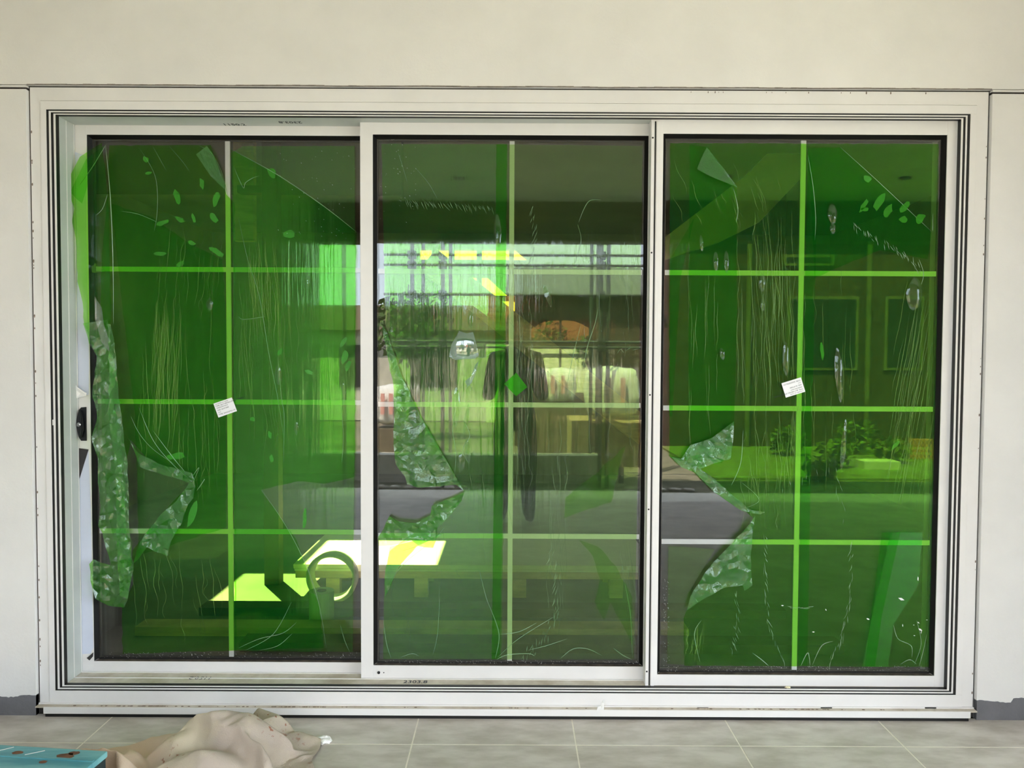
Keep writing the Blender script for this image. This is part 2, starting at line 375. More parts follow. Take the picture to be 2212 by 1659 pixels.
def dashes(rnd, pts, n, l, ang, hw=(.5, 1.2), spread=6):
    """a row of little parallel ripples along a path"""
    out = []
    for i in range(n):
        t = (i+rnd.random())/n*(len(pts)-1); k = min(int(t), len(pts)-2); f = t-k
        x = pts[k][0]+(pts[k+1][0]-pts[k][0])*f+rnd.uniform(-spread, spread); y = pts[k][1]+(pts[k+1][1]-pts[k][1])*f+rnd.uniform(-spread, spread)
        a = math.radians(ang+rnd.uniform(-18, 18)); L = l*rnd.uniform(.5, 1.3)
        out.append(([(x, y), (x+math.cos(a)*L*.5, y+math.sin(a)*L*.5+.6), (x+math.cos(a)*L, y+math.sin(a)*L)], rnd.uniform(*hw)))
    return out
def curve(pts, hw):
    """smooth path through points"""
    out = []
    for i in range(len(pts)-1):
        p0 = pts[max(0, i-1)]; p1 = pts[i]; p2 = pts[i+1]; p3 = pts[min(len(pts)-1, i+2)]
        for k in range(6):
            t = k/6
            out.append(tuple(.5*((2*p1[j])+(-p0[j]+p2[j])*t+(2*p0[j]-5*p1[j]+4*p2[j]-p3[j])*t*t+(-p0[j]+3*p1[j]-3*p2[j]+p3[j])*t**3) for j in (0, 1)))
    out.append(pts[-1]); return (out, hw)

# ------------------------------------------------------------ sliding panels
def panel(label, Yf, outer, inner, stile_l, stile_r, bars_v, bars_h, gl):
    """outer / inner = (L,R,T,B) metres; gl: glass y"""
    t = empty('sliding_door_panel'); tag(t, label, 'door panel', 'three sliding panels of the patio door')
    (L, R, T, B), (l, r, tt, b) = outer, inner
    th = .040
    box('stile', L, l, Yf, Yf+th, B, T, M['alu'], t, .001); box('stile', r, R, Yf, Yf+th, B, T, M['alu'], t, .001)
    box('top_rail', l, r, Yf+.0006, Yf+th, tt, T, M['alu'], t); box('bottom_rail', l, r, Yf+.0006, Yf+th, B, b, M['alu'], t)
    # bevelled gasket: outer edge at face+3mm, inner edge at glass
    gw = .0125; gwb = .008
    def gk(nm, a, bq, c, d, m):
        bm = bmesh.new(); bm.faces.new([bm.verts.new(v) for v in (a, bq, c, d)]); r_ = bmesh.ops.solidify(bm, geom=bm.faces[:], thickness=.002); return obj(nm, bm, m, t)
    y0, y1 = Yf+.004, gl-.001
    gk('gasket', (l, y0, tt), (r, y0, tt), (r-gw, y1, tt-gw), (l+gw, y1, tt-gw), M['gasket'])
    gk('gasket', (l, y0, b), (l, y0, tt), (l+gw, y1, tt-gw), (l+gw, y1, b+gwb), M['gasket'])
    gk('gasket', (r, y0, tt), (r, y0, b), (r-gw, y1, b+gwb), (r-gw, y1, tt-gw), M['gasket'])
    gk('gasket', (r, y0, b), (l, y0, b), (l+gw, y1-.003, b+.003), (r-gw, y1-.003, b+.003), M['gasket_dust'])
    gk('gasket', (r-gw, y1-.003, b+.003), (l+gw, y1-.003, b+.003), (l+gw, y1, b+gwb), (r-gw, y1, b+gwb), M['gasket'])
    box('glass_pane', l+.002, r-.002, gl, gl+.004, b+.002, tt-.002, M['glass'], t)
    box('inner_glass_pane', l+.002, r-.002, gl+.016, gl+.020, b+.002, tt-.002, M['glass'], t)
    sp = .0165
    for q in ((l, l+sp, b, tt), (r-sp, r, b, tt), (l+sp, r-sp, tt-sp, tt), (l+sp, r-sp, b, b+.011)):
        box('glazing_spacer', q[0], q[1], gl+.0045, gl+.0155, q[2], q[3], mat('spacer_grey', (70, 66, 60), .5) if 'spacer_grey' not in bpy.data.materials else bpy.data.materials['spacer_grey'], t)
    bw = .0098
    for x in bars_v: box('glazing_bar', x-bw, x+bw, gl+.005, gl+.012, b+.0075, tt-.0125, M['bar'], t)
    vx = sorted(bars_v)
    for z in bars_h:
        e = [l+.010, *sum(([x-bw, x+bw] for x in vx), []), r-.010]
        for i in range(0, len(e), 2): box('glazing_bar', e[i], e[i+1], gl+.005, gl+.012, z-bw, z+bw, M['bar'], t)
    return t
Y3, Y2, Y1 = .026, .078, .130
G3, G2, G1 = Y3+.022, Y2+.022, Y1+.022
def hz(px, ys, Y): return [Z(px, y, Y) for y in ys]
outer1 = (X(156.5, 575, Y1), X(812, 700, Y1), Z(500, 264.5, Y1), Z(500, 1463, Y1))
inner1 = (X(188, 400, Y1), X(786, 700, Y1), Z(500, 292, Y1), Z(500, 1430, Y1))
P1 = panel('leftmost sliding panel with black pull handle and torn dark green film', Y1, outer1, inner1, 0, 0, [X(494.5, 860, G1)], hz(400, (581.5, 868, 1148.5), G1), G1)
outer2 = (X(778.5, 700, Y2), X(1424, 700, Y2), Z(1100, 264, Y2), Z(1100, 1471, Y2))
inner2 = (X(805.5, 700, Y2), X(1397, 700, Y2), Z(1100, 291.5, Y2), Z(1100, 1439, Y2))
P2 = panel('middle sliding panel with paler green film on its right half', Y2, outer2, inner2, 0, 0, [X(1103.5, 860, G2)], hz(1250, (587.5, 875.5, 1159.5), G2), G2)
outer3 = (X(1402, 700, Y3), X(2063.5, 700, Y3), Z(1750, 257, Y3), Z(1750, 1486, Y3))
inner3 = (X(1428.5, 700, Y3), X(2037, 700, Y3), Z(1750, 290, Y3), Z(1750, 1459, Y3))
P3 = panel('rightmost sliding panel with white label stuck upside down near its centre', Y3, outer3, inner3, 0, 0, [X(1727.5, 860, G3)], hz(1750, (590, 883, 1172), G3), G3)
# interlock slot of panel 3 and bolt holes
x0 = X(1411.5, 700, Y3); box('interlock_slot', x0-.0035, x0+.0022, Y3-.0008, Y3+.01, outer3[3]+.004, outer3[2]-.012, M['black'], P3)
box('interlock_bead', x0+.004, x0+.018, Y3-.004, Y3+.01, outer3[3]+.001, outer3[2]-.012, M['alu'], P3, .001)
box('interlock_bead', x0-.0165, x0-.0055, Y3-.0025, Y3+.01, outer3[3]+.001, outer3[2]-.012, M['alu'], P3, .001)
for py in (298, 546, 853, 1100, 1450):
    z = Z(1405, py, Y3); bm = bmesh.new(); cyl(bm, (x0-.011, Y3-.0035, z), (x0-.011, Y3+.003, z), .0034, 14); obj('screw_hole', bm, M['black'], P3)
bm = bmesh.new(); q = at(818, 1453, Y2); cyl(bm, (q.x, Y2-.0008, q.z), (q.x, Y2+.003, q.z), .006, 14); q = at(829, 1453, Y2); cyl(bm, (q.x, Y2-.0008, q.z), (q.x, Y2+.003, q.z), .0022, 10)
obj('screw_hole', bm, M['black'], P2)
# handle side of panel 1 ---------------------------------------------------
z1, z2 = Z(170, 332, Y1), Z(170, 790, Y1)
Ys = Y1-.0008
def plate(name, pts, Y, th, m, parent, bev=0):
    bm = bmesh.new(); f = bm.faces.new([bm.verts.new((at(x, y, Y).x, Y, at(x, y, Y).z)) for x, y in pts]); f.normal_update()
    if f.normal.y > 0: f.normal_flip()
    r_ = bmesh.ops.extrude_face_region(bm, geom=[f]); bmesh.ops.translate(bm, vec=(0, -th, 0), verts=[v for v in r_['geom'] if isinstance(v, bmesh.types.BMVert)])
    bmesh.ops.recalc_face_normals(bm, faces=bm.faces)
    if bev: bmesh.ops.bevel(bm, geom=bm.edges[:], offset=bev, segments=2, affect='EDGES')
    return obj(name, bm, m, parent)
plate('protective_tape', [(155.5, 326), (186, 337), (187, 500), (189, 640), (192, 760), (192, 852), (163, 862), (160, 700), (157, 500)], Ys, .0004, M['bluefilm'], P1)
plate('protective_tape', [(191, 971), (196, 1100), (200, 1300), (202, 1398), (196, 1412), (174, 1413), (170, 1300), (168, 1045)], Ys, .0004, M['bluefilm'], P1)
hd = empty('pull_handle'); hd.parent = P1
plate('handle_recess', [(171, 886), (176, 880), (187, 879), (188, 952), (176, 952), (171, 944), (168, 925), (166, 915), (168, 905)], Ys, .004, M['handle'], hd, .0008)
plate('grip', [(173, 888), (177, 884), (182, 900), (183, 930), (179, 946), (174, 944), (170, 925), (167.5, 916), (170, 904)], Ys-.004, .016, M['handle'], hd, .003)
bm = bmesh.new(); q = at(171.5, 917, Y1-.02); cyl(bm, (q.x, Y1-.021, q.z), (q.x, Y1-.0275, q.z), .0085, 20); obj('lock_cylinder', bm, M['chrome'], hd, True)
bm = bmesh.new(); bx(bm, q.x-.0012, q.x+.0012, Y1-.0284, Y1-.0270, q.z-.004, q.z+.004); obj('keyhole', bm, M['black'], hd)
# peeled tape curl and dark wedge
cm = sheet('tape_curl', [(160, 826), (163, 822), (172, 836), (191, 849), (190, 855), (175, 858), (162, 863), (154, 865), (151, 860), (154, 842)], Y1-.002, M['paper'], P1, 6, .018, 4, flat=True, freq=.05)
plate('dark_wedge', [(163.5, 967), (191.5, 971), (169, 1044), (166, 1044)], Ys, .003, M['darkmetal'], P1)
for py in (998, 1016):
    bm = bmesh.new(); q = at(167.5, py, Y1-.005); bmesh.ops.create_uvsphere(bm, u_segments=10, v_segments=6, radius=.0035, matrix=Matrix.Translation(q)); obj('rivet', bm, M['chrome'], P1, True)
plate('tape_curl', [(188, 1421), (202, 1409), (201, 1418), (194, 1426)], Ys, .003, M['darkmetal'], P1)

# ------------------------------------------------------------ green film on the panels
e = .0025
F1, F2, F3 = G1-e, G2-e, G3-e
dark = 'dark green protective film stuck to the glass'
# panel 1
fl = sheet('protective_film', rough_edge([(236, 314), (455, 313), (468, 350), (489, 420), (507, 440), (511, 1405), (265, 1413), (263, 1305), (288, 1262), (286, 1190), (333, 1130), (372, 1085), (417, 1042), (330, 1003), (282, 950), (272, 1000), (272, 1180), (250, 1190), (232, 1100), (220, 950), (216, 700), (220, 560), (234, 400)], 2.5), F1, M['film'], P1, 40, seed=1)
fr = sheet('protective_film', rough_edge([(500, 330), (524, 316), (766, 315), (768, 700), (765, 1000), (762, 1408), (507, 1406), (503, 500)], 1.2), F1-.0006, M['film_gloss'], P1, 40, seed=2)
s2 = sheet('second_film_layer', rough_edge([(498, 322), (600, 378), (700, 446), (771, 502), (768, 560), (766, 1030), (700, 1045), (640, 1040), (563, 1058), (640, 1165), (690, 1310), (700, 1400), (506, 1404), (504, 600)], 3), F1-.0012, M['film2'], P1, 40, seed=3)
s3 = sheet('second_film_layer', rough_edge([(240, 440), (330, 470), (400, 520), (480, 560), (488, 700), (488, 1140), (300, 1200), (292, 900), (262, 640)], 3), F1-.0006, M['film2'], P1, 40, seed=31)
# panel 2
a2 = sheet('protective_film', rough_edge([(824, 311), (1096, 311), (1092, 800), (1083, 1424), (828, 1424), (830, 1250), (842, 1190), (905, 1140), (1000, 1078), (1002, 1060), (920, 930), (872, 815), (832, 700)], 2), F2, M['film_gloss'], P2, 40, seed=4)
b2 = sheet('pale_protective_film', rough_edge([(1072, 312), (1388, 315), (1380, 900), (1370, 1424), (1062, 1425), (1070, 800)], 1.2), F2-.0006, M['film_pale'], P2, 40, seed=5)
c2 = sheet('second_film_layer', rough_edge([(1072, 312), (1095, 312), (1090, 800), (1080, 1424), (1062, 1424), (1070, 800)], .8), F2-.0012, M['film2'], P2, 40, seed=6)
d2 = sheet('loose_film_scrap', rough_edge([(1250, 1166), (1290, 1180), (1330, 1222), (1366, 1290), (1366, 1395), (1345, 1350), (1318, 1300), (1305, 1340), (1284, 1300), (1296, 1250), (1280, 1200)], 4), F2-.003, M['film_thin'], P2, 18, .004, 7)
d3 = sheet('loose_film_scrap', rough_edge([(1222, 1075), (1300, 1010), (1352, 962), (1340, 1000), (1320, 1085), (1270, 1100), (1218, 1120)], 4), F2-.003, M['film_thin'], P2, 18, .004, 8)
# panel 3
a3 = sheet('protective_film', rough_edge([(1448, 309), (2028, 311), (2024, 700), (2012, 1441), (1478, 1438), (1477, 1335), (1520, 1245), (1600, 1170), (1628, 1120), (1570, 1062), (1502, 1012), (1446, 985), (1446, 600)], 2), F3, M['film'], P3, 40, seed=9)
b3 = sheet('second_film_layer', rough_edge([(1490, 312), (1530, 318), (1592, 410), (1592, 700), (1586, 905), (1560, 1000), (1500, 1010), (1487, 900), (1488, 600)], 2), F3-.0012, M['film2'], P3, 40, seed=10)
c3 = sheet('second_film_layer', rough_edge([(1746, 320), (1816, 318), (1920, 410), (2012, 500), (2004, 560), (1900, 540), (1760, 600)], 2), F3-.0012, M['film2'], P3, 40, seed=12)
d3_ = sheet('second_film_layer', [(1746, 312), (1760, 400), (1763, 520), (1752, 1000), (1744, 1438), (1724, 1438), (1734, 800)], F3-.0018, M['film2'], P3, 40, seed=13)
e3 = sheet('pale_protective_film', rough_edge([(1444, 1180), (1545, 1186), (1500, 1260), (1478, 1340), (1478, 1436), (1441, 1434)], 1.5), F3+.0004, M['film_pale'], P3, 30, seed=14)
f3 = sheet('loose_film_scrap', rough_edge([(1925, 1150), (1992, 1150), (1985, 1260), (1930, 1350), (1918, 1440), (1862, 1440), (1890, 1300)], 2), F3-.0024, M['fleck'], P3, 30, seed=15)
f3.data.materials[0] = film_mat('green_overlap', (.5, 1, .35), .09, (.1, .8, .05))
for q, sd in (([(1905, 1150), (1945, 1150), (1905, 1330), (1890, 1440), (1868, 1440)], 16), ([(1438+10, 560), (1500, 470), (1470, 600), (1452, 900), (1446, 900)], 17)):
    sheet('loose_film_scrap', q, F3-.003, M['film2'], P3, 30, seed=sd)
films = (fl, fr, s2, s3, a2, b2, c2, d2, d3, a3, b3, c3, d3_, e3, f3)
for o in (fl,): tag(o, 'dark green film torn open into a bare triangle at its lower left')
tag(b2, 'paler green film right of the middle bar'); tag(a2, 'dark green film torn through at its left edge'); tag(a3, 'dark green film with a torn gap at its left edge')

# hanging crumpled flaps
FL = dict(flat=True)
sheet('hanging_film_flap', rough_edge([(228, 313), (205, 330), (186, 345), (168, 380), (152, 415), (165, 430), (174, 455), (168, 482), (178, 520), (180, 610), (192, 655), (195, 700), (215, 760), (244, 740), (246, 650), (243, 560), (242, 460), (235, 380)], 2), G1-.008, M['film'], P1, 22, .008, 21, base=lambda x, y: .018+.02*max(0, min(1, (x-235)/-40)))
sheet('hanging_film_flap', [(152, 415), (186, 345), (205, 330), (228, 313), (200, 372), (178, 440), (166, 430)], G1-.050, M['film2'], P1, 20, .004, 20)
sheet('hanging_film_flap', rough_edge([(197, 700), (206, 742), (222, 770), (215, 800), (212, 850), (220, 900), (213, 940), (221, 985), (222, 1040), (228, 1090), (225, 1130), (240, 1180), (248, 1216), (226, 1210), (212, 1203), (204, 1213), (212, 1262), (219, 1286), (241, 1303), (276, 1307), (286, 1288), (291, 1250), (289, 1200), (281, 1130), (277, 1060), (275, 1000), (268, 930), (258, 870), (257, 800), (248, 740), (242, 690)], 2), G1-.010, M['flap'], P1, 9, .030, 21, base=lambda x, y: .012+.02*max(0, min(1, (x-235)/-40)), **FL)
strokes('fold_highlight', [curve([(228, 314), (238, 420), (244, 560), (245, 700)], 1.5), curve([(228, 314), (200, 360), (172, 400)], 1.2), curve([(232, 420), (222, 450), (208, 465)], 1)], G1-.048, M['crease'], fl)
# inner folded strip running down the long flap
sheet('hanging_film_flap', rough_edge([(242, 700), (250, 740), (262, 870), (270, 930), (278, 1000), (282, 1130), (291, 1230), (280, 1290), (262, 1285), (256, 1180), (254, 1060), (250, 980), (238, 900), (240, 800), (236, 700)], 2), G1-.05, M['flap'], P1, 8, .02, 22, **FL)
sheet('hanging_film_flap', rough_edge([(275, 930), (300, 975), (345, 1000), (400, 1015), (418, 1020), (424, 1035), (426, 1050), (420, 1075), (408, 1090), (395, 1130), (375, 1165), (366, 1199), (340, 1190), (322, 1180), (300, 1208), (292, 1215), (300, 1180), (318, 1150), (350, 1110), (385, 1080), (412, 1042), (380, 1030), (340, 1020), (304, 1008), (298, 985)], 2), G1-.006, M['flap'], P1, 9, .026, 23, **FL)
sheet('hanging_film_flap', rough_edge([(826, 700), (838, 720), (870, 815), (910, 900), (960, 985), (1003, 1060), (985, 1046), (960, 1048), (905, 1052), (880, 1045), (876, 1030), (856, 1002), (851, 960), (853, 900), (851, 830), (838, 770)], 2), G2-.006, M['flap'], P2, 9, .022, 24, **FL)
sheet('hanging_film_flap', rough_edge([(1003, 1062), (998, 1080), (975, 1110), (945, 1138), (943, 1165), (936, 1182), (905, 1178), (890, 1165), (850, 1176), (820, 1178), (817, 1160), (830, 1140), (842, 1113), (860, 1124), (900, 1127), (930, 1112), (934, 1090), (975, 1075)], 2), G2-.006, M['flap'], P2, 8, .024, 25, **FL)
sheet('hanging_film_flap', rough_edge([(842, 1180), (905, 1165), (960, 1150), (900, 1180), (860, 1225), (832, 1290), (833, 1230)], 2), G2-.005, M['flap'], P2, 12, .010, 26, **FL)
sheet('hanging_film_flap', rough_edge([(1446, 985), (1470, 990), (1490, 960), (1535, 945), (1584, 909), (1582, 940), (1575, 990), (1540, 1000), (1510, 1012), (1540, 1032), (1580, 1068), (1620, 1100), (1652, 1105), (1640, 1110), (1600, 1102), (1540, 1062), (1500, 1020), (1470, 1008)], 2), G3-.006, M['flap'], P3, 8, .022, 27, **FL)
sheet('hanging_film_flap', rough_edge([(1628, 1112), (1622, 1150), (1618, 1200), (1622, 1262), (1606, 1275), (1602, 1262), (1560, 1268), (1520, 1290), (1480, 1318), (1490, 1285), (1520, 1235), (1560, 1190), (1600, 1150)], 2), G3-.006, M['flap'], P3, 9, .024, 28, **FL)
sheet('hanging_film_flap', [(1526, 318), (1560, 360), (1592, 405), (1560, 392), (1530, 380), (1505, 366), (1513, 345)], G3-.010, M['flap'], P3, 14, .006, 29, **FL)
sheet('hanging_film_flap', [(424, 334), (448, 316), (462, 335), (488, 400), (486, 410), (455, 380)], G1-.010, M['flap'], P1, 14, .006, 30, **FL)
# diamond and clear scraps
sheet('green_film_patch', [(1115, 805), (1139, 836), (1115, 856), (1089, 829)], G2-.0045, M['fleck'], P2, 20, 0, 40)
sheet('clear_film_scrap', [(199, 576), (209, 568), (216, 578), (226, 582), (213, 590), (200, 589)], G1-.006, M['scrap_clear'], P1, 6, .006, 41, flat=True)
sheet('clear_film_scrap', [(207, 640), (222, 665), (226, 700), (240, 740), (238, 760), (222, 740), (208, 690)], G1-.05, M['scrap_clear'], P1, 7, .012, 42, flat=True)
# flecks of doubled film
random.seed(5)
def fleck(cx, cy, L, wd, ang, Y, parent, m='fleck'):
    a = math.radians(ang); n = 10; pts = []
    for i in range(n):
        t = i/n*2*math.pi; r = 1+.25*random.uniform(-1, 1)
        u, v = math.cos(t)*L*r, math.sin(t)*wd*r; pts.append((cx+u*math.cos(a)-v*math.sin(a), cy+u*math.sin(a)+v*math.cos(a)))
    return sheet('bright_film_fleck', pts, Y, M[m], parent, 12, 0, 1)
for q in ((315, 344, 7, 5, 60), (320, 374, 7, 4, 0), (436, 396, 13, 5, 80), (382, 424, 15, 6, 75), (467, 428, 17, 8, 105), (389, 474, 12, 5, 25), (418, 470, 10, 4, 75), (462, 470, 13, 6, 50), (350, 482, 14, 5, -20), (414, 525, 9, 5, 10), (345, 548, 12, 5, 0), (470, 545, 18, 6, 30), (390, 570, 9, 5, -30), (743, 738, 12, 5, -60), (745, 770, 15, 6, -75), (752, 790, 12, 5, -65), (668, 804, 9, 4, 20), (605, 760, 8, 4, -60), (380, 985, 20, 7, -10), (415, 1110, 28, 8, -70), (545, 905, 6, 5, 0), (583, 940, 9, 4, 80), (658, 1120, 26, 4, -85), (624, 505, 12, 9, 0), (587, 372, 12, 8, 60), (586, 990, 8, 4, 80)):
    fleck(*q, F1-.002, P1)
for q in ((1874, 386, 9, 7, 10), (1866, 444, 16, 5, -55), (1900, 436, 20, 9, -55), (1918, 456, 16, 8, -60), (1955, 447, 13, 8, -50), (1952, 474, 9, 7, 0), (1988, 472, 13, 8, -50), (1868, 452, 8, 5, 0), (1776, 760, 17, 4, 85), (1934, 962, 12, 4, -50)):
    fleck(*q, F3-.0032, P3)
# blisters: lifted, mirror-bright bubbles
def blister(pts, Y, parent, h=.006, m='blister'):
    cx = sum(p[0] for p in pts)/len(pts); cy = sum(p[1] for p in pts)/len(pts); rx = max(abs(p[0]-cx) for p in pts); ry = max(abs(p[1]-cy) for p in pts)
    return sheet('film_blister', pts, Y, M[m], parent, 5, 0, 2, base=lambda x, y: h*max(0, 1-((x-cx)/rx)**2-((y-cy)/ry)**2)**.6)
def lens(cx, cy, a, b, ang=0, n=16):
    t0 = math.radians(ang); r = []
    for i in range(n):
        t = i/n*2*math.pi; u, v = a*math.copysign(abs(math.cos(t))**1.5, math.cos(t)), b*math.sin(t); r.append((cx+u*math.cos(t0)-v*math.sin(t0), cy+u*math.sin(t0)+v*math.cos(t0)))
    return r
M['bubble'] = film_mat('large_lifted_bubble', (.72, .93, .66), .28, (.42, .62, .56), .05, .0, 1.7, k=2.5)
blister([(992, 715), (1008, 720), (1022, 717), (1030, 745), (1034, 768), (1026, 775), (1000, 776), (985, 778), (970, 770), (975, 745)], F2-.002, P2, .012, 'bubble')
blister([(1034, 780), (1030, 800), (1018, 828), (1010, 836), (1004, 824), (1018, 812), (1026, 788)], F2-.002, P2, .010, 'bubble')
for c in (lens(985, 880, 45, 9, 92), lens(1016, 690, 20, 6, 90), lens(1007, 905, 35, 5, 100), lens(1010, 975, 28, 6, 85), lens(995, 1000, 22, 9, 90), lens(1075, 500, 38, 8, 88), lens(846, 712, 14, 3, 88), lens(1183, 640, 26, 6, 70)): blister(c, F2-.002, P2, .005)
for c in (lens(1798, 462, 22, 11, 85), lens(1799, 494, 12, 7, 85), lens(1975, 635, 36, 18, 95), lens(1546, 565, 22, 6, 88), lens(1569, 565, 24, 6, 88), lens(1515, 525, 18, 4, 85), lens(1646, 610, 20, 8, 90), lens(1647, 660, 14, 5, 90), lens(1697, 775, 38, 8, 88), lens(1812, 810, 60, 9, 86), lens(1560, 765, 14, 6, 80), lens(1822, 960, 55, 6, 95)): blister(c, F3-.003, P3, .006)
for c in (lens(664, 610, 15, 5, 100), lens(453, 657, 14, 8, 90), lens(601, 810, 22, 8, 88), lens(742, 850, 26, 5, 92), lens(640, 925, 16, 5, 90)): blister(c, F1-.0025, P1, .004)

# creases and ripples
r = random.Random(21)
cr1 = streaks(r, 300, 480, 640, 1110, 40, 60, 260, .02, (.4, .9), 10) + streaks(r, 340, 480, 470, 700, 26, 40, 160, -.1, (.3, .8), 10)+streaks(r, 515, 640, 520, 1000, 34, 80, 280, .06, (.4, .9), 10)
cr1y = streaks(r, 330, 390, 620, 1000, 40, 80, 300, -.05, (.5, 1.2), 8)+streaks(r, 540, 600, 500, 760, 36, 80, 240, .05, (.5, 1.1), 8)+streaks(r, 280, 480, 1150, 1400, 18, 40, 160, .1, (.4, 1), 14)
st1 = cr1; cr1 = []
cr1 += [curve([(515, 470), (535, 560), (560, 640), (580, 760), (600, 860), (612, 940)], 1), curve([(283, 900), (300, 935), (330, 970), (380, 1005)], .9), curve([(300, 880), (330, 950), (370, 1000), (415, 1040)], 1), curve([(330, 930), (375, 990), (400, 1020)], 1.1),
        curve([(417, 1042), (430, 1010), (415, 1030)], .9), curve([(425, 1060), (442, 1035), (430, 1055)], 1), curve([(515, 683), (525, 690), (560, 686), (572, 684)], .9), curve([(600, 770), (608, 860), (614, 900), (612, 1000)], 1),
        curve([(735, 870), (742, 940), (738, 1000)], .9), curve([(515, 1400), (560, 1380), (610, 1368), (640, 1345)], 1.2), curve([(560, 1405), (600, 1395), (632, 1368)], 1), curve([(735, 1350), (745, 1385), (756, 1410)], 1.2), curve([(530, 1405), (590, 1370), (630, 1300)], 1),
        curve([(430, 315), (455, 330), (478, 370), (494, 430)], .9), curve([(330, 316), (360, 370)], .6), curve([(366, 316), (395, 350), (409, 370)], .6), curve([(300, 318), (335, 380), (340, 450), (333, 500)], .7), curve([(262, 456), (300, 463), (340, 480)], .7),
        curve([(505, 360), (525, 405), (530, 395), (545, 385), (560, 380)], 1.2), curve([(565, 1058), (620, 1140), (665, 1230), (690, 1310), (705, 1400)], 1.1), curve([(498, 322), (600, 378), (700, 446), (771, 502)], 1.3)]
strokes('creases', cr1, F1-.0020, M['crease'], fr); strokes('creases', st1, F1-.0018, M['crease_y'], fl); strokes('creases', cr1y, F1-.0016, M['crease_y'], s3)
cr2 = streaks(r, 1090, 1150, 500, 1200, 40, 60, 220, .03, (.4, 1), 14)+streaks(r, 1180, 1225, 900, 1400, 34, 30, 160, 0, (.4, 1), 8)+streaks(r, 1240, 1380, 440, 1000, 22, 60, 200, .03, (.4, .9), 10)+streaks(r, 840, 1000, 1200, 1420, 12, 40, 160, .05, (.4, .8), 12)+streaks(r, 1340, 1370, 1150, 1420, 18, 60, 180, .12, (.4, 1), 6)+streaks(r, 930, 1060, 950, 1250, 10, 40, 130, .1, (.4, .9), 8)
st2 = cr2; cr2 = []
cr2 += dashes(r, [(870, 432), (930, 436), (1000, 440), (1062, 448)], 46, 16, 62, (.4, .9), 3)+dashes(r, [(1150, 440), (1158, 500), (1150, 560), (1160, 640)], 44, 14, 115, (.4, .9), 5)+dashes(r, [(1190, 1180), (1205, 1260), (1200, 1330), (1170, 1380), (1130, 1420)], 44, 16, 105, (.5, 1), 9)
cr2 += [curve([(1250, 480), (1262, 450), (1275, 433), (1298, 432)], 1.1), curve([(1248, 485), (1255, 520), (1242, 570)], .9), curve([(1292, 665), (1285, 700), (1270, 745), (1258, 800)], 1.2), curve([(1255, 700), (1240, 760), (1225, 830)], 1), curve([(895, 360), (925, 395), (945, 430)], .7), curve([(860, 330), (870, 360), (880, 395)], .8),
        curve([(1072, 1425), (1095, 1415), (1140, 1412), (1155, 1417)], 1.6), curve([(1140, 1405), (1180, 1395), (1225, 1380)], 1.2), curve([(1210, 1423), (1238, 1402), (1270, 1402), (1300, 1416)], 1.5), curve([(1325, 1400), (1345, 1415), (1365, 1425)], 1.5), curve([(1080, 1370), (1120, 1365), (1160, 1345)], 1.2), curve([(1350, 1260), (1362, 1330), (1366, 1420)], 1.2),
        curve([(828, 1340), (835, 1390), (845, 1422)], 1.3), curve([(865, 1420), (890, 1412), (905, 1417)], 1.2), curve([(950, 1290), (945, 1370), (935, 1415)], .9), curve([(1035, 1230), (1050, 1290), (1062, 1320)], 1), curve([(1058, 1310), (1078, 1370), (1070, 1422)], 1.4), curve([(1075, 1420), (1120, 1380), (1200, 1330)], .9),
        curve([(870, 1190), (900, 1180), (940, 1160), (960, 1140)], 1.1), curve([(835, 1275), (870, 1220), (940, 1165)], .9), curve([(1332, 765), (1340, 755), (1348, 762)], .8), curve([(1352, 758), (1362, 750)], .8), curve([(1366, 757), (1382, 752)], .8), curve([(1030, 770), (1045, 772), (1068, 758)], .8)]
cr2 += [curve([(1000, 905), (1012, 930), (1014, 945), (1004, 960), (1000, 975), (1006, 990), (1012, 1000)], 1.6), curve([(985, 880), (978, 930), (985, 980), (980, 1040)], 1), curve([(1006, 842), (1012, 832), (1018, 838), (1016, 845)], 1.2)]
strokes('creases', cr2, F2-.0020, M['crease'], b2); strokes('creases', st2, F2-.0018, M['crease_p'], a2)
cr3 = streaks(r, 1595, 1715, 500, 900, 14, 80, 300, .03, (.4, .8), 10)+streaks(r, 1600, 1720, 880, 1160, 36, 40, 180, .02, (.4, .9), 10)+streaks(r, 1690, 1850, 560, 1100, 22, 50, 180, 0, (.4, .9), 8)+streaks(r, 1930, 2010, 580, 1120, 24, 100, 340, -.18, (.4, 1), 6)+streaks(r, 1480, 1520, 1340, 1436, 14, 30, 90, -.1, (.5, 1.2), 6)+streaks(r, 1450, 1700, 340, 500, 20, 30, 90, .35, (.4, .8), 6)
st3 = cr3; cr3 = []
cr3 += dashes(r, [(1840, 480), (1880, 505), (1925, 530), (1960, 550), (1985, 580)], 40, 14, 68, (.5, 1.2), 6)+dashes(r, [(1652, 1150), (1653, 1260), (1660, 1350), (1695, 1430)], 36, 18, 75, (.4, 1), 3)+dashes(r, [(1842, 1160), (1838, 1290), (1820, 1370), (1790, 1435)], 40, 18, 105, (.4, 1), 3)+dashes(r, [(1590, 1270), (1592, 1350), (1580, 1410)], 24, 14, 80, (.4, .9), 6)+dashes(r, [(1700, 1310), (1730, 1313), (1752, 1310)], 16, 10, 8, (.5, 1), 1)+dashes(r, [(1825, 1120), (1800, 1000), (1690, 1050)], 16, 20, 80, (.4, .9), 6)
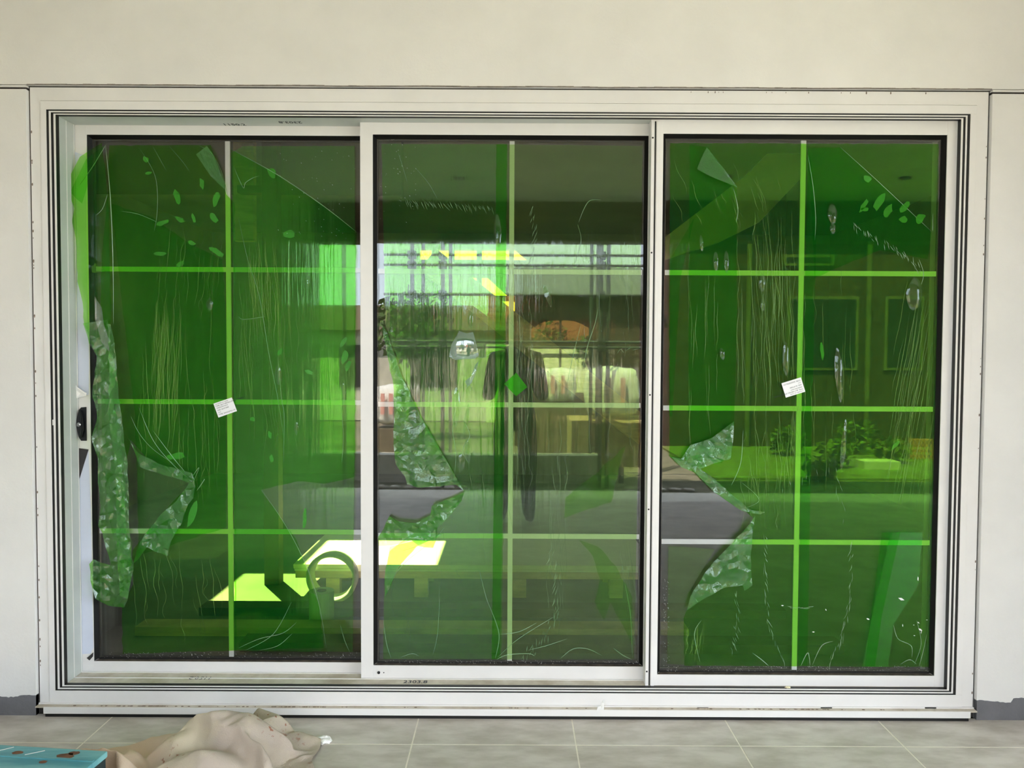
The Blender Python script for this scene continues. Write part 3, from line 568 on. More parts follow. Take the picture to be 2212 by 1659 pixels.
cr3 += [curve([(1745, 335), (1756, 400), (1762, 470), (1760, 520)], 1.2), curve([(1584, 405), (1594, 450), (1590, 480)], 1.4), curve([(1815, 318), (1900, 395), (2012, 500)], .9), curve([(2015, 460), (2015, 500)], 1), curve([(1985, 560), (1995, 590), (1990, 615)], 1.2), curve([(1625, 1410), (1645, 1425), (1660, 1438)], 1.2), curve([(1730, 1438), (1745, 1410), (1750, 1438)], 1.4), curve([(1755, 1436), (1775, 1395), (1800, 1385)], 1.2),
        curve([(1930, 1350), (1940, 1380), (1968, 1395), (1970, 1420)], 1.2), curve([(1985, 1440), (1995, 1405), (2002, 1370)], 1.4), curve([(1945, 1435), (1965, 1425), (1980, 1435)], 1.3), curve([(1980, 1340), (1990, 1390), (1975, 1436)], 1.2), curve([(1602, 1100), (1640, 1080), (1600, 1040)], .5), curve([(1605, 930), (1600, 1000), (1580, 1048)], 1), curve([(1512, 1430), (1500, 1370), (1515, 1340)], 1.2)]
strokes('creases', cr3, F3-.0028, M['crease'], a3); strokes('creases', st3, F3-.0029, M['crease_y'], c3)
strokes('creases', streaks(r, 1592, 1715, 440, 920, 44, 80, 300, .03, (.4, 1), 10)+streaks(r, 1940, 2005, 600, 1120, 24, 100, 340, -.18, (.4, 1), 6)+streaks(r, 1480, 1560, 560, 1000, 14, 80, 240, 0, (.4, 1), 6), F3-.0026, M['crease_y'], b3)

# dust specks on the bare glass
rr = random.Random(8)
def specks(x0, x1, y0, y1, n): return [([(x, y), (x+1, y+.8), (x+2*q, y+1.6*q)], .55*q) for x, y, q in ((rr.uniform(x0, x1), rr.uniform(y0, y1), rr.uniform(.4, 1)) for _ in range(n))]
strokes('dust_specks', specks(225, 770, 1408, 1420, 160)+specks(600, 766, 304, 520, 50), F1-.0022, M['paper'], P1)
strokes('dust_specks', specks(820, 1380, 1426, 1433, 140)+specks(820, 900, 300, 480, 40), F2-.0022, M['paper'], P2)
strokes('dust_specks', specks(1440, 2010, 1438, 1449, 220)+specks(1432, 1445, 1250, 1440, 60), F3-.0022, M['paper'], P3)
# stuck labels
def sticker(pts, Y, parent, flip, label, last):
    pl = plate('paper_label', pts, Y, .0003, M['label'], parent); pl['label'] = label
    a, b, c, d = [at(x, y, Y-.0006) for x, y in pts]      # TL, TR, BR, BL
    if flip: a, b, c, d = c, d, a, b
    ux = (b-a).normalized(); uy = (a-d).normalized(); W = (b-a).length; H = (a-d).length
    for s, fx, fy, sz in (('CUSTOMER: NO. 000000', .06, .13, .075), ('TYPE: 6617 METRO STREET CNCRD', .05, .28, .112), ('WINDOW NO.9', .07, .41, .095), ('SIZE: 3610*2400', .07, .57, .105), ('GLASS: ', .07, .70, .06), ('TYPE: SAGO(M2)'+last, .06, .88, .115)):
        o0 = a+ux*(W*fx)-uy*(H*fy); mt = basis(o0, ux, uy); text_mesh('label_print', s, sz*H*1.15, mt, M['print'], pl, ext=.00005, bold=.0)
sticker([(461, 872), (501, 858.5), (512, 888), (472, 902)], G1-.006, P1, False, 'white paper label right way up on a bar crossing', '-1/3')
sticker([(1688, 828), (1730, 815), (1739.5, 846), (1697.5, 859)], G3-.006, P3, True, 'white paper label upside down', '-3/3')
# wood chips caught on panel 3
ch = [(1983, 1250, 5, 85), (1947, 1294, 7, 20), (1875, 1337, 4, 20), (1784, 1317, 2.5, 60), (1690, 1308, 3, 0), (1950, 1351, 3, 80), (1984, 1345, 3, 40), (1988, 1360, 5, 30), (2002, 1339, 2, 0), (1974, 1350, 1.5, 0), (1975, 1373, 2, 0), (1757, 1365, 3, 0), (1990, 1365, 4, 100)]
for x, y, L, a in ch:
    a = math.radians(a); c_, s_ = math.cos(a), math.sin(a)
    plate('wood_chip', [(x-L*c_, y-L*s_), (x+L*.2*s_, y-L*.35), (x+L*c_, y+L*s_), (x-L*.3*s_, y+L*.4)], G3-.0055, .001, M['paper'], P3)

# ------------------------------------------------------------ floor with tiles
floor = empty('floor'); tag(floor, kind='structure')
box('grout_bed', -4.6, 8.0, -4.9, -.0, -.03, -.0006, M['grout'], floor)
xg = at(1234.6, 1552, -.01).x; yg = -.223; tm = None
ty = [0.0, yg, yg-.6, yg-1.2, yg-1.8, yg-2.4, yg-3.0, yg-3.6, yg-4.2]
for i in range(-6, 13):
    for j in range(len(ty)-1):
        xa, xb = xg+(i-1)*.6, xg+i*.6
        
        me = bx(bmesh.new(), xa+.0027, xb-.0027, ty[j+1]+.0027, ty[j]-.0027, -.012, 0, .0007)
        obj('tile', me, M['tile'], floor)
# thin grout/paint swirl of dried cleaning residue
sw = bmesh.new()

# ------------------------------------------------------------ house around: roof, soffit, beam, side wall, interior
soff = empty('ceiling'); tag(soff, kind='structure')
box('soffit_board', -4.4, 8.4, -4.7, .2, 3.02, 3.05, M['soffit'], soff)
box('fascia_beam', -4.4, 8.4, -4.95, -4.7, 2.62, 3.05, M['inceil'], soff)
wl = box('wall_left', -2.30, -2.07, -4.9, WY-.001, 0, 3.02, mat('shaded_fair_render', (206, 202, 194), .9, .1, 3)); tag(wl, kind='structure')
for px, py, wh in ((990, 374, 'middle panel'), (1570, 374, 'left half of the right panel'), (1955, 378, 'right half of the right panel'), (560, 374, 'left panel')):
    p = refl(px, py, 3.8); bm = bmesh.new(); cyl(bm, (p.x, p.y, 3.021), (p.x, p.y, 3.005), .05, 20)
    tag(obj('ceiling_downlight', bm, M['gasket']), 'small round unlit soffit downlight mirrored in the '+wh, 'light', 'downlights in the patio soffit')
# roof over the house with an added opening that lets sun patches in
roof = empty('roof'); tag(roof, kind='structure')
HX0, HX1, HY0, HY1 = -2.65, -1.25, 2.62, 3.35
for q in ((-3.6, HX0, .2, 6.4), (HX1, 3.8, .2, 6.4), (HX0, HX1, .2, HY0), (HX0, HX1, HY1, 6.4)):
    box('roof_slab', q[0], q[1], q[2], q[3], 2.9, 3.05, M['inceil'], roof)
box('roof_sheet', -4.4, 8.4, -4.95, .2, 3.05, 3.12, M['corr'], roof)
box('added_sun_bar', HX0+.55, HX0+.60, HY0, HY1, 2.95, 3.0, M['timber_dark'], roof)  # added bar that breaks up the sun patch
ifl = box('interior_floor', -3.6, 3.8, .2, 6.4, -.05, .0, M['slab']); tag(ifl, kind='structure')
inw = empty('wall_back'); tag(inw, kind='structure')
# rear wall with added openings in the shape of sun patches, side walls
RY = 6.2
wa = [X(p, 600, RY) for p in (905, 955, 1112, 1140)]; za = [Z(1000, p, RY) for p in (538, 561, 598, 690)]
for (a, b, c, d) in ((-3.6, wa[0], 0, 2.9), (wa[3], 3.8, 0, 2.9), (wa[0], wa[3], za[0], 2.9), (wa[0], wa[3], za[2], za[1]), (wa[0], wa[3], 0, za[3]), (wa[0], wa[1], za[3], za[2]), (wa[2], wa[3], za[3], za[2])):
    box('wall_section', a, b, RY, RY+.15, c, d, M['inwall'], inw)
ty_ = bpy.data.materials.new('sun_patch_sheet'); ty_.use_nodes = True; tn = ty_.node_tree; tn.nodes.clear(); to_ = N(tn, 'ShaderNodeOutputMaterial'); tb_ = N(tn, 'ShaderNodeBsdfTranslucent'); tb_.inputs[0].default_value = (.5, .42, .12, 1); tn.links.new(tb_.outputs[0], to_.inputs[0])
box('added_glow_sheet', wa[0]-.1, wa[3]+.1, RY+.16, RY+.165, za[3]-.1, za[0]+.05, ty_, inw)  # added translucent sheet, yellow to stand in for sunlit patches
def prism(name, pts, Y, th, m, parent):
    bm = bmesh.new(); f = bm.faces.new([bm.verts.new((at(x, y, Y).x, Y, at(x, y, Y).z)) for x, y in pts])
    r_ = bmesh.ops.extrude_face_region(bm, geom=[f]); bmesh.ops.translate(bm, vec=(0, th, 0), verts=[v for v in r_['geom'] if isinstance(v, bmesh.types.BMVert)])
    bmesh.ops.recalc_face_normals(bm, faces=bm.faces); return obj(name, bm, m, parent)
prism('glow_shape_plate', [(955, 598), (970, 598), (1055, 690), (955, 690)], RY+.01, .12, M['inwall'], inw)  # added plates cut the bright opening into a slanting band
prism('glow_shape_plate', [(1052, 598), (1112, 598), (1112, 652)], RY+.01, .12, M['inwall'], inw)
prism('glow_shape_plate', [(1112, 538), (1140, 538), (1140, 561)], RY+.01, .12, M['inwall'], inw)
box('wall_section', -3.75, -3.6, .2, RY, 0, 2.9, M['inwall'], inw); box('wall_section', 3.8, 3.95, .2, RY, 0, 2.9, M['inwall'], inw)
box('wall_section', -3.6, oL, .19, .2, 0, 2.9, M['inwall'], inw); box('wall_section', oR, 3.8, .19, .2, 0, 2.9, M['inwall'], inw); 
box('wall_section', -3.6, 3.8, .2, .24, 2.42, 2.9, M['inwall'], inw)
for px in (938, 975, 1035): x = X(px, 600, RY); box('window_mullion', x-.03, x+.03, RY-.02, RY+.1, za[3], 2.8, M['timber_dark'], inw)  # bars across the added openings
box('window_mullion', wa[1], wa[2], RY-.02, RY+.1, (za[2]+za[3])/2-.03, (za[2]+za[3])/2+.03, M['timber_dark'], inw)
# added stair standing in for raking sun patches behind the glass
box('added_glare_screen', -3.6, -.75, 2.2, 2.3, 2.5, 2.9, M['inceil'], roof)  # added board that hides the bright roof opening from view
st = empty('added_staircase'); tag(st, 'added pale staircase standing in for slanting sun patches behind the middle panel', 'staircase')
def beam(name, a, b, wd, hh, m, parent):
    a, b = Vector(a), Vector(b); d = b-a; bm = bmesh.new()
    bmesh.ops.create_cube(bm, size=1, matrix=Matrix.Translation((a+b)/2) @ d.to_track_quat('Z', 'Y').to_matrix().to_4x4() @ Matrix.Diagonal((wd, hh, d.length, 1)))
    return obj(name, bm, m, parent)
sA = at(925, 560, 4.6); sB = at(1125, 720, 4.6); dr = (sB-sA)
beam('stringer', sA, sB+dr*1.4, .05, .26, M['timber'], st); beam('stringer', sA+Vector((0, .8, 0)), sB+dr*1.4+Vector((0, .8, 0)), .05, .26, M['timber'], st)
for i in range(12):
    p = sA+dr*2.4*(i+.5)/12; box('tread', p.x-.13, p.x+.13, p.y+.03, p.y+.77, p.z+.02, p.z+.06, M['timber'], st)

# stack of boards on bearers, roll, coil, planks inside
stk = empty('board_stack'); tag(stk, 'stack of cream wall boards lying on timber bearers inside the room', 'board stack')
zt = .160
for i in range(3):
    dx = random.uniform(-.006, .006); box('board', -1.27+dx, .84+dx, 1.46+random.uniform(-.004, .004), 2.2, zt, zt+.0125, M['gyp'], stk); zt += .0133
for yy in (1.48, 1.8, 2.12): box('long_bearer', -1.27, .84, yy, yy+.06, .112, .159, M['timber'], stk)
for x in (-1.05, -.53, .05, .62):
    for yy in (1.48, 1.8, 2.12): box('bearer_block', x-.04, x+.04, yy, yy+.06, 0, .111, M['timber'], stk)
for i, (y, z, x0, x1) in enumerate(((1.20, 0, -1.7, 1.5), (.90, 0, -1.9, .9), (.70, 0, -1.3, 1.6))):
    o = box('timber_plank', x0, x1, y-.06, y+.06, z, z+.045, M['timber_dark'] if i != 1 else M['timber'])
    tag(o, ('long dark plank on the slab nearest the stacked boards', 'long paler plank between two darker planks on the slab', 'dark plank on the slab nearest the glass')[i], 'plank')
def torus(bm, c, R, r, nseg=40, ns=12, tilt=0):
    for i in range(nseg):
        pass
def lathe_ring(name, c, R, r, axis, m, parent=None, n=44, k=12):
    bm = bmesh.new(); ax = Vector(axis).normalized(); u = ax.orthogonal().normalized(); v = ax.cross(u); rows = []
    for i in range(n):
        a = i/n*2*math.pi; d = u*math.cos(a)+v*math.sin(a); row = []
        for j in range(k):
            b = j/k*2*math.pi; row.append(bm.verts.new(Vector(c)+d*(R+r*math.cos(b))+ax*(r*math.sin(b))))
        rows.append(row)
    for i in range(n):
        for j in range(k): bm.faces.new((rows[i][j], rows[(i+1) % n][j], rows[(i+1) % n][(j+1) % k], rows[i][(j+1) % k]))
    return obj(name, bm, m, parent, True)
cp = at(712, 1292, 1.3); co = empty('conduit_coil'); tag(co, 'pale coil of conduit leaning upright behind the left panel', 'coil')
for i in range(4): lathe_ring('coil_turn', (cp.x, 1.345+i*.026, .15), .135-.002*i, .013, (.05, 1, .06), M['coil'], co)
rl = empty('wrapping_roll'); tag(rl, 'short pale roll standing on the slab in front of the coil', 'roll')
q = at(700, 1345, 1.1); bm = bmesh.new(); cyl(bm, (q.x, 1.05, 0), (q.x, 1.05, .17), .065, 28); obj('roll_body', bm, M['coil'], rl, False)
bm = bmesh.new(); cyl(bm, (q.x, 1.05, .168), (q.x, 1.05, .1725), .025, 20); obj('core', bm, M['timber_dark'], rl)
ps = at(592, 1200, 1.75); tag(box('timber_post', ps.x-.045, ps.x+.045, 1.7, 1.79, 0, 2.9, M['timber_dark']), 'dark upright timber post inside, behind the left panel', 'post')
qq = at(1716, 400, 3.4); tag(box('timber_post', qq.x-.2, qq.x-.1, 3.3, 3.4, 0, 2.9, M['timber_dark']), 'dark upright timber post inside, behind the right panel', 'post')
br = empty('ceiling_bracket'); tag(br, kind='structure')
a, b = at(503, 296, 1.9), at(548, 520, 1.9); box('upright', a.x, b.x, 1.9, 1.96, b.z, a.z, M['timber'], br)
a, b = at(512, 400, 1.8), at(588, 416, 1.8); box('cleat', a.x, b.x, 1.8, 1.88, b.z, a.z, M['timber_dark'], br)
# made-up bulkhead behind panel 3, coloured pale for a bright diagonal patch
bh = bmesh.new(); pts = [(1437, 512), (1620, 372), (1690, 298), (1735, 250), (1735, 380), (1640, 480), (1560, 520), (1437, 560)]
f = bh.faces.new([bh.verts.new((at(x, y, 2.6).x, 2.6, at(x, y, 2.6).z)) for x, y in pts]); f.normal_update()
r_ = bmesh.ops.extrude_face_region(bh, geom=[f]); bmesh.ops.translate(bh, vec=(0, .12, 0), verts=[v for v in r_['geom'] if isinstance(v, bmesh.types.BMVert)]); bmesh.ops.recalc_face_normals(bh, faces=bh.faces)
b_ = obj('patch_slab', bh, mat('pale_patch_colour', (226, 212, 170), .8, .1, 3), None); tag(b_, kind='structure'); b_.name = 'ceiling_patch_slab'

# ------------------------------------------------------------ the yard mirrored in the glass (behind the camera)
gr = box('ground', -60, 60, -80, 30, -.35, -.12, M['dirt']); tag(gr, kind='structure')
lw = box('lawn', refl(1690, 1000, 7).x-1, 14, -14, -6.5, -.13, -.09, M['grass']); tag(lw, kind='structure'); lw.name = 'ground_lawn'
cb = refl(900, 1005, 6.7)
kb = box('concrete_kerb', -2.6, 1.1, cb.y+.25, cb.y+.5, -.2, .22, M['conc']); tag(kb, 'low pale concrete edging wall across the yard, mirrored in the middle panel', 'low wall')
# neighbour building, dark brick, arched window right through it
nb = empty('neighbour_house'); tag(nb, 'dark brick neighbouring house with an arched window opening, mirrored in the glass', 'house')
D = 10.1; A = refl(1148, 690, D); B_ = refl(1275, 850, D); yb = A.y
for (a, b, c, d) in ((.05, A.x, -.15, 2.5), (B_.x, 2.45, -.15, 2.5), (A.x, B_.x, -.15, B_.z), (A.x, B_.x, A.z, 2.5)):
    box('brick_wall', a, b, yb-.25, yb, c, d, M['brick'], nb)
box('brick_wall', 2.45, 9, yb-.25, yb, -.15, 4.3, M['brick'], nb)
ar = bmesh.new(); n = 10; cxx = (A.x+B_.x)/2; hw = (B_.x-A.x)/2      # arch spandrel
top = [ar.verts.new((A.x+2*hw*i/n, yb+.001, A.z)) for i in range(n+1)]; low = [ar.verts.new((A.x+2*hw*i/n, yb+.001, A.z-.16*abs(2*i/n-1)**2.4)) for i in range(n+1)]
for i in range(n): ar.faces.new((top[i], top[i+1], low[i+1], low[i]))
bmesh.ops.solidify(ar, geom=ar.faces[:], thickness=.25); obj('arch', ar, M['brick'], nb)
box('window_transom', A.x, B_.x, yb-.12, yb-.05, (A.z+B_.z)/2-.02, (A.z+B_.z)/2+.05, M['galv'], nb); box('window_mullion', cxx-.02, cxx+.02, yb-.12, yb-.05, B_.z, A.z, M['galv'], nb)
bm = bmesh.new(); n = 60; pv = None      # corrugated roof sheet
for i in range(n+1):
    x = -.1+2.6*i/n; z = .02*math.sin(i*1.6); a = (bm.verts.new((x, yb+.25, 2.48+z)), bm.verts.new((x, yb-1.8, 3.2+z)))
    if pv: bm.faces.new((pv[0], pv[1], a[1], a[0]))
    pv = a
bmesh.ops.solidify(bm, geom=bm.faces[:], thickness=.01); obj('corrugated_roof', bm, M['corr'], nb)
# behind it: sunlit cream fence, red brick wall, foliage
fz = box('boundary_fence', -.6, 3.2, -14.6, -14.5, -.1, 1.72, M['fence']); tag(fz, 'sunlit cream fence glimpsed through the arched window of the brick house', 'fence')
rb = box('garden_wall', -.6, 3.4, -16, -15.8, -.1, 3.0, M['rbrick']); tag(rb, 'sunlit red brick wall beyond the cream fence', 'wall')
def tree(label, x, y, z0, h, rad, seed, group=None, n=900):
    t = empty('leafy_tree'); tag(t, label, 'tree', group); rn = random.Random(seed)
    bm = bmesh.new(); cyl(bm, (x, y, z0), (x+.1, y, z0+h*.6), .12, 10, .06); cyl(bm, (x+.08, y, z0+h*.4), (x+rad*.5, y, z0+h*.75), .05, 8, .02); cyl(bm, (x+.08, y, z0+h*.4), (x-rad*.5, y, z0+h*.75), .05, 8, .02); obj('trunk', bm, M['bark'], t)
    bm = bmesh.new()
    for i in range(n):
        d = Vector((rn.gauss(0, 1), rn.gauss(0, 1), rn.gauss(0, .8))).normalized()*rad*rn.random()**.4; d *= 1+.35*noise.noise(d*1.3+Vector((seed, 0, 0)))
        c = Vector((x, y, z0+h*.72))+d; s = rn.uniform(.05, .11)*rad**.5; nn = Vector((rn.gauss(0, 1), rn.gauss(0, 1), rn.gauss(0, 1))).normalized(); u = nn.orthogonal().normalized()*s; v = nn.cross(u)
        bm.faces.new([bm.verts.new(c+u), bm.verts.new(c+v*.6), bm.verts.new(c-u), bm.verts.new(c-v*.6)])
    tag(obj('foliage', bm, M['leaf'], t), kind='stuff')
tree('leafy tree left of the brick house, mirrored above the middle panel bar', refl(895, 620, 11).x, -10.6, -.1, 2.9, .75, 1)
tree('green shrub tree beside the cream fence in the arched window', 1.75, -13.4, -.1, 2.3, .45, 2, n=300)
tree('sparse leafy tree against the red brick wall in the arched window', .95, -15.25, -.1, 2.75, .5, 6, n=320)
for i, px in enumerate((1160, 1245, 1360)):
    p = refl(px, 560, 19+6*i); tree(('leftmost', 'middle, tallest', 'rightmost')[i]+' of the three distant dark trees above the grey roof', p.x, p.y, -.1, 3.8+.5*(i == 1), 1.2, 5+i, 'distant trees above the roof')
for i, (px, w_) in enumerate(((700, 5), (250, 8))):
    pass
# low house far left in the mirrored view
fh = empty('far_house'); tag(fh, 'cream rendered far house with a dark roof, mirrored left of centre', 'house')
p = refl(830, 690, 15); box('wall', p.x-4.2, p.x+2.6, p.y-3, p.y, -.1, 2.1, M['conc'], fh)
rbm = bmesh.new(); v = [rbm.verts.new(q) for q in ((p.x-4.5, p.y+.3, 2.05), (p.x+2.9, p.y+.3, 2.05), (p.x+2.9, p.y-3.3, 2.05), (p.x-4.5, p.y-3.3, 2.05), (p.x-3.6, p.y-1.5, 2.75), (p.x+2.0, p.y-1.5, 2.75))]
for f in ((0, 1, 5, 4), (2, 3, 4, 5), (1, 2, 5), (3, 0, 4), (3, 2, 1, 0)): rbm.faces.new([v[i] for i in f])
obj('roof', rbm, M['timber_dark'], fh)
for k in range(3): box('window', p.x-3+k*1.9, p.x-2.1+k*1.9, p.y+.001, p.y+.04, .7, 1.7, M['gasket'], fh)
# scaffold
sc = empty('scaffold'); tag(sc, 'galvanised tube scaffold standing in the yard, mirrored in the glass', 'scaffold')
D = 5.9; yS = -D+.12
for px in (735, 888, 955, 1300, 1316):
    x = refl(px, 700, D).x
    bm = bmesh.new(); cyl(bm, (x, yS, -.12), (x, yS, 4.2), .024, 10); obj('standard', bm, M['galv'], sc)
    bm = bmesh.new(); cyl(bm, (x, yS-1.1, -.12), (x, yS-1.1, 4.2), .024, 10); obj('standard', bm, M['galv'], sc)
xa, xb = refl(828, 700, D).x, refl(1430, 700, D).x
for py in (550, 572, 636, 738, 750):
    z = refl(1106, py, D).z; bm = bmesh.new(); cyl(bm, (xa, yS+.05, z), (xb, yS+.05, z), .015, 10); obj('ledger', bm, M['galv'], sc)
    for px in (888, 955, 1300):
        x = refl(px, 700, D).x; box('coupler', x-.045, x+.045, yS-.04, yS+.09, z-.045, z+.045, M['galv'], sc, .008)
z = refl(1106, 744, D).z
for k in range(4): box('scaffold_board', refl(1110, 700, D).x, refl(1290, 700, D).x, yS-.3-.24*k, yS-.08-.24*k, z-.02, z+.02, M['timber_dark'], sc)
box('gutter', 2.45, 9, yb, yb+.10, Z(1106, 0, 0)*0+refl(1800, 522, 10.1).z, refl(1800, 508, 10.1).z, M['dimtrim'], nb)
for px in (1880, 1620):
    x = refl(px, 600, 10).x; bm = bmesh.new(); cyl(bm, (x, yb+.06, -.1), (x, yb+.06, refl(1800, 522, 10.1).z), .045, 10); obj('downpipe', bm, M['dimtrim'], nb)
for (p0, p1, q0, q1) in ((1690, 1800, 550, 575), (1700, 1850, 640, 800), (1910, 1990, 640, 800)):
    a, b = refl(p0, q0, 10.1), refl(p1, q1, 10.1); box('window_frame', a.x, b.x, yb, yb+.04, b.z, a.z, M['dimtrim'], nb); box('window_glass', a.x+.05, b.x-.05, yb+.04, yb+.045, b.z+.05, a.z-.05, M['gasket'], nb)
random.seed(4)
for k, (px, py, sz, dd) in enumerate(((1700, 985, .26, 8.9), (1800, 1000, .22, 7.6), (1850, 960, .32, 9.2), (1925, 990, .22, 8.1), (1770, 1085, .18, 6.5))):
    c = refl(px, py, dd); t = empty('garden_shrub'); tag(t, ('rounded sunlit shrub leftmost on the mirrored lawn', 'smaller shrub second from the left on the mirrored lawn', 'largest shrub at the middle of the mirrored lawn', 'shrub near the right end of the mirrored lawn', 'lowest little shrub at the front of the mirrored lawn')[k], 'shrub'); bm = bmesh.new()
    for i in range(260):
        d = Vector((random.gauss(0, 1), random.gauss(0, 1), random.gauss(0, 1))).normalized()*sz*random.random()**.35; q = Vector((c.x, c.y, -.08+sz*.85))+Vector((d.x*1.2, d.y, d.z*.9)); n_ = Vector((random.gauss(0, 1), random.gauss(0, 1), random.gauss(0, 1))).normalized(); u = n_.orthogonal().normalized()*.05; v = n_.cross(u)
        bm.faces.new([bm.verts.new(q+u), bm.verts.new(q+v*.6), bm.verts.new(q-u), bm.verts.new(q-v*.6)])
    tag(obj('leaves', bm, M['grass'], t), kind='stuff'); bm = bmesh.new(); cyl(bm, (c.x, c.y, -.12), (c.x, c.y, .1), .02, 6); obj('stem', bm, M['bark'], t)
c = refl(1905, 1040, 7.4); tag(box('pale_slab', c.x-.25, c.x+.25, c.y-.3, c.y, -.1, .02, M['conc'], None, .01), 'flat pale slab lying on the mirrored lawn', 'slab')
# bulk bags
def bag(px, py0, py1, D, wpx, label):
    c = refl(px, py1, D); t_ = refl(px, py0, D); w2 = abs(refl(px+wpx/2, py1, D).x-c.x); zb = c.z; h = t_.z-zb
    b = empty('bulk_bag'); tag(b, label, 'bag'); bm = bmesh.new()
    bmesh.ops.create_cube(bm, size=2); bmesh.ops.subdivide_edges(bm, edges=bm.edges[:], cuts=9, use_grid_fill=True)
    for v in bm.verts:
        s = v.co.normalized()*1.15; v.co = v.co.lerp(s, .55); n_ = .10*noise.noise(v.co*2.3+Vector((px, 0, 0)))+.04*noise.noise(v.co*6); v.co *= 1+n_
        v.co = Vector((c.x+v.co.x*w2*1.1, c.y-w2+v.co.y*w2, zb+.02+h*(v.co.z+1)/2))
    obj('sack', bm, M['bag'], b, True)
    for k in (-1, 1): box('stripe', c.x+k*w2*.3-.03, c.x+k*w2*.3+.03, c.y+.06, c.y+.09, zb+h*.3, zb+h*.85, M['redmark'], b)
    # pile under
    return b
bag(1205, 800, 872, 9.2, 75, 'smaller white woven bulk bag beneath the arched window'); bag(1330, 800, 905, 7.4, 105, 'large white woven bulk bag with red stripes right of the arched window')
bag(835, 838, 920, 9.0, 60, 'white woven bulk bag left of the person mirrored in the glass')
pl = empty('site_pallet'); tag(pl, 'timber pallet under the large white bulk bag', 'pallet')
p = refl(1330, 905, 7.4)
for k in range(5): box('slat', p.x-.6, p.x+.5, p.y-.9+k*.2, p.y-.78+k*.2, p.z-.06, p.z-.03, M['timber'], pl)
for k in (-.55, -.05, .42): box('block', p.x+k-.04, p.x+k+.04, p.y-.9, p.y+.02, -.12, p.z-.06, M['timber'], pl)
tb = refl(1205, 872, 9.2); bm = bmesh.new(); bx(bm, tb.x-.5, tb.x+.5, tb.y-.62, tb.y+.1, -.12, tb.z-.03, .02); tag(obj('concrete_block_pile', bm, M['dimtrim']), 'brown block the smaller bulk bag sits on', 'block')
tb = refl(835, 920, 9.0); bm = bmesh.new(); bx(bm, tb.x-.4, tb.x+.4, tb.y-.9, tb.y, -.12, tb.z-.05, .02); tag(obj('concrete_block_pile', bm, M['dimtrim']), 'brown block under the leftmost bulk bag', 'block')
bm = bmesh.new(); vv = [refl(x_, y_, 6.2) for x_, y_ in ((1306, 905), (1318, 893), (1384, 962), (1386, 1012), (1308, 1010))]
f_ = bm.faces.new([bm.verts.new((v.x, v.y, v.z)) for v in vv]); r_ = bmesh.ops.extrude_face_region(bm, geom=[f_]); bmesh.ops.translate(bm, vec=(0, -.02, 0), verts=[v for v in r_['geom'] if isinstance(v, bmesh.types.BMVert)]); bmesh.ops.recalc_face_normals(bm, faces=bm.faces)
pt = empty('leaning_sheet'); tag(pt, 'cut pale plywood sheet standing below the large bulk bag, mirrored in the middle panel', 'board'); obj('plywood', bm, M['timber'], pt)
p = refl(1345, 1010, 6.2); box('prop', p.x-.03, p.x+.03, p.y-.08, p.y-.022, -.12, p.z+.15, M['timber_dark'], pt)
# rubble at the patio edge
random.seed(9)
spots = [(x_, y_) for x_ in range(765, 1010, 32) for y_ in (0, .42)]+[(x_, y_) for x_ in range(1385, 1530, 34) for y_ in (0, .42)]
for i, (px, oy) in enumerate(spots):
    p = refl(px, 1050, 5.1); s = random.uniform(.045, .062); bm = bmesh.new()
    bmesh.ops.create_icosphere(bm, subdivisions=1, radius=s)
    for v in bm.verts: v.co = Vector((v.co.x*1.4, v.co.y, v.co.z*.45))*(1+.5*noise.noise(v.co*20+Vector((i, 0, 0))))
    bmesh.ops.translate(bm, vec=(p.x, -5.25-oy, -.1), verts=bm.verts)
    tag(obj('rubble_stone', bm, M['conc']), 'broken piece of pale rubble at the edge of the patio', 'rubble', 'rubble along the patio edge')
# orange barrier mesh fence at far right of the reflection
mf = empty('barrier_mesh'); tag(mf, 'orange plastic barrier mesh mirrored at the right edge of the right panel', 'barrier')
a, b = refl(1965, 950, 8.5), refl(2060, 1080, 8.5); mo = mat('orange_mesh', (226, 140, 104), .7); bm = bmesh.new(); nx, nz_ = 12, 11
for i in range(nx+1): x = a.x+(b.x-a.x)*i/nx; bx(bm, x-.012, x+.012, a.y-.006, a.y, b.z, a.z)
for i in range(nz_+1): z = b.z+(a.z-b.z)*i/nz_; bx(bm, a.x, b.x, a.y-.006, a.y, z-.018, z+.018)
tag(obj('mesh_net', bm, mo, mf), kind='stuff'); box('stake', a.x-.02, a.x+.02, a.y-.03, a.y-.006, -.12, a.z+.1, M['timber_dark'], mf)

# ------------------------------------------------------------ the person taking the picture (seen mirrored)
ph = box('phone', -.075, .075, -2.972, -2.962, 1.375, 1.451, M['phone'], None, .004); tag(ph, 'black phone held up in front of the person mirrored in the glass', 'phone')
pe = empty('person'); tag(pe, 'person in dark clothes holding up a phone, mirrored faintly in the middle panel', 'person')
def skin_body(name, joints, edges, m, parent, sub=2):
    me = bpy.data.meshes.new(name); me.from_pydata([j[0] for j in joints], edges, []); o = bpy.data.objects.new(name, me); C.objects.link(o)
    sm = o.modifiers.new('s', 'SKIN'); o.data.skin_vertices[0].data[0].use_root = True
    for i, j in enumerate(joints): o.data.skin_vertices[0].data[i].radius = j[1] if isinstance(j[1], tuple) else (j[1], j[1])
    ss = o.modifiers.new('u', 'SUBSURF'); ss.levels = ss.render_levels = sub
    dg = bpy.context.evaluated_depsgraph_get(); me2 = bpy.data.meshes.new_from_object(o.evaluated_get(dg)); bpy.data.objects.remove(o); me2.name = name
    return obj(name, me2, m, parent, True)
y = -3.38; ox = .03
